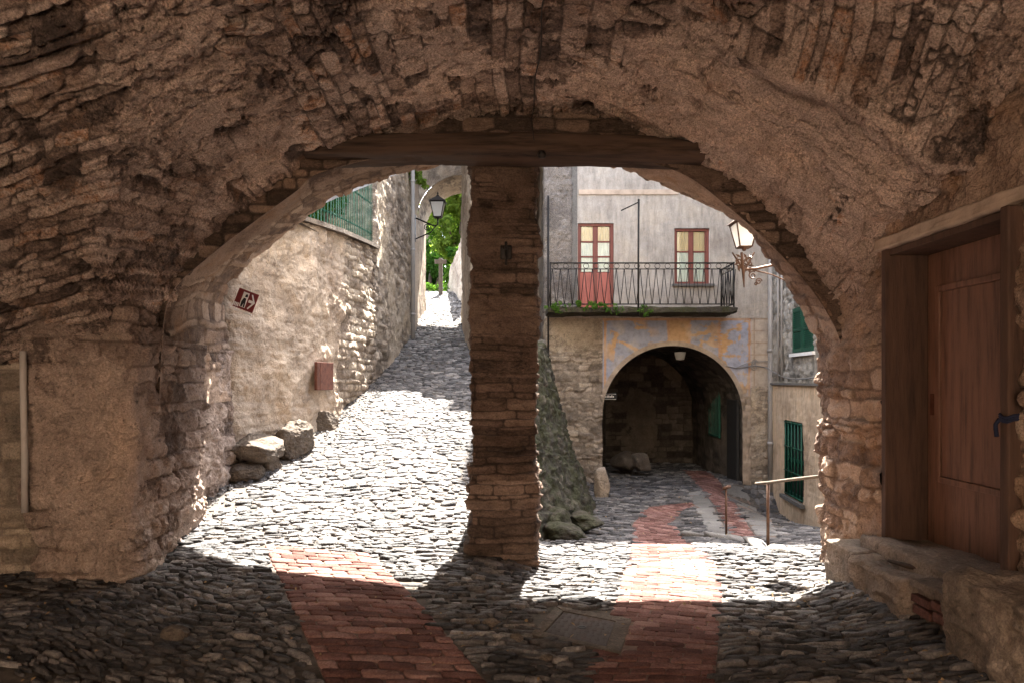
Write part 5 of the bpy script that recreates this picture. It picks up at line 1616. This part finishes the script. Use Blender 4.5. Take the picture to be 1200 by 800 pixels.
# ------------------------------------------------------------------ house on the right
rh = empty('ochre_house', (5.5, 13, -1.1), 'house with an ochre base under grey rubble at the right of the archway', 'house')
rpath = [(5.66, 14.93), (5.40, 12.2), (5.12, 9.3)]
rdir = np.array([-.26, -2.73]) / np.hypot(.26, 2.73)
ru = lambda d: (14.93 - d) / (2.73 / np.hypot(.26, 2.73))
rp = lambda d, z, o=0.0: np.array([5.66 + rdir[0] * ru(d) - o * .995, d + o * .095, z])
extruded('wall', rpath, -2.0, 1.50, .03, .03, M['ochre'], rh, 901, (0, 9, 1), cvs=-2, big=.02, med=.012, fine=.006, smooth_n=1, holes=[(ru(13.85), ru(12.72), -.70, .80)])
extruded('upper_wall', rpath, 1.54, 9.0, .03, .03, M['gstone'], rh, 903, (0, 9, 3), h=(.07, .16), l=(.09, .25), cvs=.5, big=.03, med=.03, smooth_n=1, offs=.04, holes=[(ru(13.28), ru(12.12), 2.12, 2.98)])
mb = MB()
for a, b in ((14.8, 12.2), (12.2, 9.4)):
    mb.poly([rp(a, 1.50, .01), rp(b, 1.50, .01), rp(b, 1.50, .07), rp(a, 1.50, .07)], (0, 0, .045))
mb.build('ledge', M['slab'], rh)
mb = MB(); mb.box((5.0, 9.2, 9.0), (9, 15.2, 9.15)); mb.build('roof', M['tiles'], rh)
mb = MB(); mb.box((9.0, 9.3, -2), (9.1, 15.2, 9.0)); mb.box((5.74, 15.1, -2), (9.0, 15.2, 9.0)); mb.build('rear_wall', M['gstone'], rh)  # unseen walls added to keep the inside of the house dark
extruded('side_wall', [(5.12, 9.3), (9, 9.3)], -2, 9, .1, .1, M['gstone'], rh, 905, (5, 0, 3), smooth_n=1)
# barred window
win = None
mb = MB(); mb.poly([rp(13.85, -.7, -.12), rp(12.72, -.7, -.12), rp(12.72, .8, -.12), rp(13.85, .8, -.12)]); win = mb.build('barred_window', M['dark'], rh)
mb = MB()
def bar(a, b, r): mb.tube([a, b], r, 6)
for d0 in np.linspace(13.78, 12.79, 6): bar(rp(d0, -.68, .03), rp(d0, .78, .03), .017)
for z in (-.66, -.2, .28, .76): bar(rp(13.83, z, .035), rp(12.74, z, .035), .016)
mb.build('bars', M['greenpaint'], win, True)
mb = MB()
for a, b in ((13.85, 13.79), (12.78, 12.72)): mb.poly([rp(a, -.7, -.02), rp(b, -.7, -.02), rp(b, .8, -.02), rp(a, .8, -.02)], rp(13, 0, -.06) - rp(13, 0, -.02))
for a, b in ((-.7, -.62), (.0, .07), (.72, .8)): mb.poly([rp(13.85, a, -.022), rp(12.72, a, -.022), rp(12.72, b, -.022), rp(13.85, b, -.022)], rp(13, 0, -.06) - rp(13, 0, -.022))
mb.build('frame', M['greenpaint'], win)
mb = MB(); mb.poly([rp(13.95, -.78, .0), rp(12.62, -.78, .0), rp(12.62, -.78, .1), rp(13.95, -.78, .1)], (0, 0, .07)); mb.build('sill', M['slab'], win)
# louvred shutters
sh = None
for a, b in ((13.27, 12.72), (12.69, 12.13)):
    mb = MB()
    o = np.asarray(rp(13, 0, .05) - rp(13, 0, .01))
    for q0, q1 in ((a, a - .06), (b + .06, b)): mb.poly([rp(q0, 2.13, .01), rp(q1, 2.13, .01), rp(q1, 2.97, .01), rp(q0, 2.97, .01)], o)
    for z0, z1 in ((2.13, 2.20), (2.52, 2.57), (2.90, 2.97)): mb.poly([rp(a - .06, z0, .012), rp(b + .06, z0, .012), rp(b + .06, z1, .012), rp(a - .06, z1, .012)], o * .9)
    z = 2.21
    while z < 2.89:
        if not 2.49 < z < 2.57: mb.poly([rp(a - .06, z, .04), rp(b + .06, z, .04), rp(b + .06, z + .032, .015), rp(a - .06, z + .032, .015)], (0, 0, .006))
        z += .037
    mb.build('shutter', M['greenpaint'], rh)
mb = MB(); mb.poly([rp(13.36, 2.05, .0), rp(12.04, 2.05, .0), rp(12.04, 2.05, .09), rp(13.36, 2.05, .09)], (0, 0, .06)); mb.build('window_sill', M['white'], rh)
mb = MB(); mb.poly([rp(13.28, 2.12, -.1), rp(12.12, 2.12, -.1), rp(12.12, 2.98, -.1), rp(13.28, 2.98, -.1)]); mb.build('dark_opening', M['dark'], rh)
mb = MB(); mb.tube([(5.60, 14.78, -.9), (5.60, 14.78, 2), (5.60, 14.76, 6.5), (5.60, 14.76, 9.0)], .06, 10)
for z in (.2, 2.2, 4.2, 6.2): mb.tube([(5.60, 14.775, z), (5.60, 14.775, z + .07)], .072, 10)
tag(mb.build('drainpipe', M['zinc'], None, True), 'thick grey drainpipe in the corner between the two houses', 'pipe')
for i, (dd, lab) in enumerate(((14.2, 'grey cable conduit nearest the thick drainpipe on the rubble wall'), (13.95, 'grey cable conduit nearest the green shutters on the rubble wall'))):
    mb = MB(); mb.tube([rp(dd, 1.6, .05), rp(dd, 3.5, .05), rp(dd, 7, .05)], .028, 8)
    tag(mb.build('conduit_pipe', M['zinc'], None, True), lab, 'pipe')
mb = MB(); mb.tube([at(897, 430, 14.6)] + [rp(d0, 1.62 + .45 * ((14.4 - d0) / 2.4 - .55) ** 2 * (1 if d0 > 13 else .3), .06) for d0 in np.linspace(14.4, 11.5, 12)], .012, 6)
tag(mb.build('cable', M['cable'], None, True), 'slack cable looping along the ledge above the barred window', 'cable')

# ------------------------------------------------------------------ things in the right lane
def buttress():
    nu, nv = 200, 130
    u = np.linspace(0, 1, nu)
    T = smooth_curve([(.02, 8.3, .9), (.22, 9.6, 1.55), (.42, 11, 2.0), (.56, 12.4, 2.25), (.66, 14.95, 2.35)], nu)
    Bm = smooth_curve([(.42, 7.9, -.5), (.92, 8.9, -.65), (1.42, 10.4, -.8), (1.62, 12.0, -.85), (1.45, 13.4, -.85), (1.1, 14.95, -.85)], nu)
    v = np.linspace(0, 1, nv)
    P = np.zeros((nu, nv, 3))
    n1 = 100
    for j in range(nv):
        if j < n1:
            s = j / (n1 - 1)
            P[:, j] = Bm + (T - Bm) * np.array([s ** .72, s ** .9, s])[None]
        else:
            s = (j - n1 + 1) / (nv - n1)
            P[:, j] = T + np.array([-.45, 0, 0]) * min(1, s * 2.5) + np.array([0, 0, -1.6]) * max(0, (s - .4) / .6)
    U = np.broadcast_to((u * 7.5)[:, None], (nu, nv)); W = P[..., 2] * 1.05
    d_, t_, j_ = courses(U + .2 * fbm(U * 2, W * 2, seed=3), W + .25 * U * .3, (.035, .13), (.06, .22), 921, .06, .014, .085, .010, .014)
    dsp = d_ + .05 * fbm(U * 2, W * 2, seed=922) + .02 * fbm(U * 9, W * 9, seed=923)
    o = grid_obj('buttress_wall', P, M['mossy'], None, dsp, toward=(4, 6, 3), attrs={'tone': t_, 'joint': j_, 'cover': t_ * 0})
    tag(o, 'mossy leaning rubble buttress right behind the middle pillar', 'wall')
buttress()
for i, (px, py, dd, sz, lab) in enumerate([(658, 625, 8.3, (.5, 1.0, .28), 'long flat rock at the foot of the mossy buttress beside the pillar'), (683, 610, 9.2, (.35, .7, .24), 'smaller dark rock at the foot of the mossy buttress towards the archway'),
                                           (648, 612, 8.6, (.4, .6, .4), 'rounded rock half hidden behind the pillar under the buttress')]):
    tag(rock('boulder', at(px, py, dd), sz, M['mossy'], None, 930 + i, 4, .2, 2.6, .5), lab, 'stone', 'rocks at the foot of the mossy buttress')
p = at(705, 578, 12.9); g0 = float(ground_z(np.array([p[0]]), np.array([12.9]))[0])
tag(rock('stone_post', (p[0], 12.9, g0 + .2), (.29, .27, .74), M['rubble'], None, 943, 5, .07, 4.5), 'short pale stone post at the left foot of the archway', 'stone post')
for i, (px, py, dd, sz, lab) in enumerate([(752, 541, 16.4, (.42, .5, .42), 'pale cut block just inside the archway on the left'), (733, 540, 16.8, (.7, .9, .5), 'heap like dark rock behind the pale cut block in the archway')]):
    tag(rock('boulder', at(px, py, dd), sz, M['boulder' if i == 0 else 'tunnel'], None, 945 + i, 4, .1, 5 if i == 0 else 2.4, .2), lab, 'stone')

# handrail beside the ramp
hr = empty('handrail', gp(900, 641), 'rusty handrail with thin posts beside the ramp down to the archway', 'railing')
a, b = gp(900, 641), gp(851, 628)
mb = MB(); top_r = at(900, 566, a[1]); mb.tube([a + np.array([0, 0, -.05]), top_r], .018, 8); mb.build('post', M['bronze'], hr, True)
mb = MB(); mb.tube([b + np.array([0, 0, -.05]), at(851, 571, b[1])], .015, 8); mb.tube([at(847, 572, b[1]), at(856, 569, b[1])], .024, 8); mb.build('post', M['bronze'], hr, True)
mb = MB(); mb.tube([at(886, 566, a[1] + .25), top_r + np.array([0, 0, .01]), at(930, 561, 7.1), at(966, 557, 6.75)], .017, 8); mb.build('rail', M['oldpost'], hr, True)
kp = [gp(x, y) for x, y in ((800, 629), (826, 630), (850, 632), (875, 637), (900, 645), (925, 650), (955, 655))]
for i in range(len(kp) - 1):
    c = (kp[i] + kp[i + 1]) / 2; v = kp[i + 1] - kp[i]
    o = rock('kerb_stone', c + np.array([0, 0, .015]), (float(np.linalg.norm(v[:2])) * 1.02, .15, .13), M['slab'], None, 950 + i, 3, .05, 6, math.atan2(v[1], v[0]))
    tag(o, 'low kerb stone in the curved edge of the ramp, one of six alike', 'kerb', 'kerb stones along the edge of the ramp')

# wrought iron lantern on the outside of the arch
lb = at(872, 290, 7.15)
wlamp = empty('wall_lantern', lb, 'ornate white paned lantern on scrolled ironwork under the right side of the arch', 'lantern')
lantern(wlamp, lb, .42, M['bronze'])
mb = MB()
L_ = lambda px, py: at(px, py, 7.15)
mb.tube([L_(869, 296), L_(871, 318), L_(872, 337)], [.014, .018, .006], 8)
mb.tube([L_(858, 296), L_(866, 308), L_(872, 320)], .009, 6); mb.tube([L_(884, 296), L_(877, 308), L_(872, 320)], .009, 6)
mb.tube([L_(873, 316), L_(886, 315), L_(905, 311), L_(940, 306), L_(965, 303)], .014, 8)
mb.tube([L_(880, 316), L_(905, 322), L_(925, 331)], .007, 6)
for c, r, tn, a0 in (((882, 323), .045, 1.4, 1.0), ((889, 330), .035, 1.5, 0.), ((866, 306), .035, 1.3, 2.), ((878, 306), .035, 1.3, .5), ((872, 312), .03, 1.3, 0.), ((886, 333), .02, 1.2, 0.)):
    mb.tube(scroll(L_(*c), r, tn, (1, 0, 0), (0, 0, 1), 26, a0), .007, 5)
rr_ = random.Random(5)
for k in range(26):
    q = L_(872 + rr_.uniform(-9, 9), 308 + rr_.uniform(-8, 10)); v = Vector((rr_.uniform(-1, 1), rr_.uniform(-.6, .6), rr_.uniform(-1, 1))).normalized() * .035
    mb.poly([q - np.array(v), q + np.array([v.z, 0, -v.x]) * .4, q + np.array(v), q - np.array([v.z, 0, -v.x]) * .4], (0, .004, 0))
mb.build('bracket', M['bronze'], wlamp)

# dry leaves and bits of litter along the walls
nl = 420
lx_ = np.concatenate([RNG.uniform(-4.2, 2.4, 180), RNG.uniform(2.0, 2.5, 70), RNG.uniform(-4.2, -3.0, 60), RNG.uniform(1.2, 4.6, 110)])
ld_ = np.concatenate([RNG.uniform(3.2, 5.6, 180), RNG.uniform(3.2, 5.5, 70), RNG.uniform(3.6, 5.2, 60), RNG.uniform(8.5, 14.5, 110)])
an = RNG.uniform(0, 6.28, nl); sz = RNG.uniform(.008, .02, nl)
gz_ = ground_z(lx_, ld_) + .034
ca, sa = np.cos(an) * sz, np.sin(an) * sz
tl_ = RNG.normal(0, .35, (nl, 2)) * sz[:, None]
V = np.stack([np.stack([lx_ - ca, ld_ - sa, gz_ - tl_[:, 0]], 1), np.stack([lx_ + sa * .5, ld_ - ca * .5, gz_ + .004 + tl_[:, 1]], 1), np.stack([lx_ + ca, ld_ + sa, gz_ + tl_[:, 0]], 1), np.stack([lx_ - sa * .5, ld_ + ca * .5, gz_ + .004 - tl_[:, 1]], 1)], 1).reshape(-1, 3)
M['dryleaf'] = plain_mat('dry_leaf', (.22, .15, .08), .8, var=.5, scale=5)
tag(link('fallen_leaves', raw_mesh('fallen_leaves', V, np.arange(nl * 4).reshape(nl, 4), False), M['dryleaf']), 'dry leaves and crumbs scattered over the cobbles', 'leaves', kind='stuff')

# ------------------------------------------------------------------ light, camera
SUN_EL, SUN_AZ = math.radians(60), math.radians(9.5)
w = bpy.data.worlds.new('World'); scene.world = w; w.use_nodes = True
nt = w.node_tree
sky = nt.nodes.new('ShaderNodeTexSky'); sky.sky_type = 'NISHITA'; sky.sun_disc = False
sky.sun_elevation = SUN_EL; sky.sun_rotation = SUN_AZ; sky.air_density = 1.0; sky.dust_density = 4; sky.altitude = 300
hs_ = nt.nodes.new('ShaderNodeHueSaturation'); hs_.inputs['Saturation'].default_value = .55
nt.links.new(sky.outputs[0], hs_.inputs['Color']); nt.links.new(hs_.outputs[0], nt.nodes['Background'].inputs[0]); nt.nodes['Background'].inputs[1].default_value = .095
S = Vector((math.sin(SUN_AZ) * math.cos(SUN_EL), math.cos(SUN_AZ) * math.cos(SUN_EL), math.sin(SUN_EL)))
sl_ = bpy.data.lights.new('sun', 'SUN'); sl_.energy = 3.4; sl_.angle = math.radians(.53); sl_.color = (1, .94, .85)
so = bpy.data.objects.new('sun', sl_); COL.objects.link(so); so.rotation_euler = S.to_track_quat('Z', 'Y').to_euler(); so.location = S * 40

cam = bpy.data.cameras.new('camera'); co = bpy.data.objects.new('camera', cam); COL.objects.link(co)
co.location = (0, 0, EYE); co.rotation_euler = (math.pi / 2, 0, 0)
cam.sensor_width = 36; cam.lens = 24; cam.shift_y = 45 / 1200; cam.clip_end = 1000; cam.clip_start = .05
scene.camera = co
scene.view_settings.view_transform = 'Standard'; scene.view_settings.look = 'None'
scene.view_settings.exposure = 3.95; scene.view_settings.gamma = 1
scene.view_settings.use_curve_mapping = False
scene.cycles.use_denoising = True
scene.cycles.denoiser = 'OPENIMAGEDENOISE'
scene.cycles.denoising_input_passes = 'RGB_ALBEDO_NORMAL'
scene.cycles.max_bounces = 10; scene.cycles.diffuse_bounces = 7; scene.cycles.glossy_bounces = 3; scene.cycles.transparent_max_bounces = 8
scene.cycles.caustics_reflective = False; scene.cycles.caustics_refractive = False
scene.cycles.use_adaptive_sampling = False
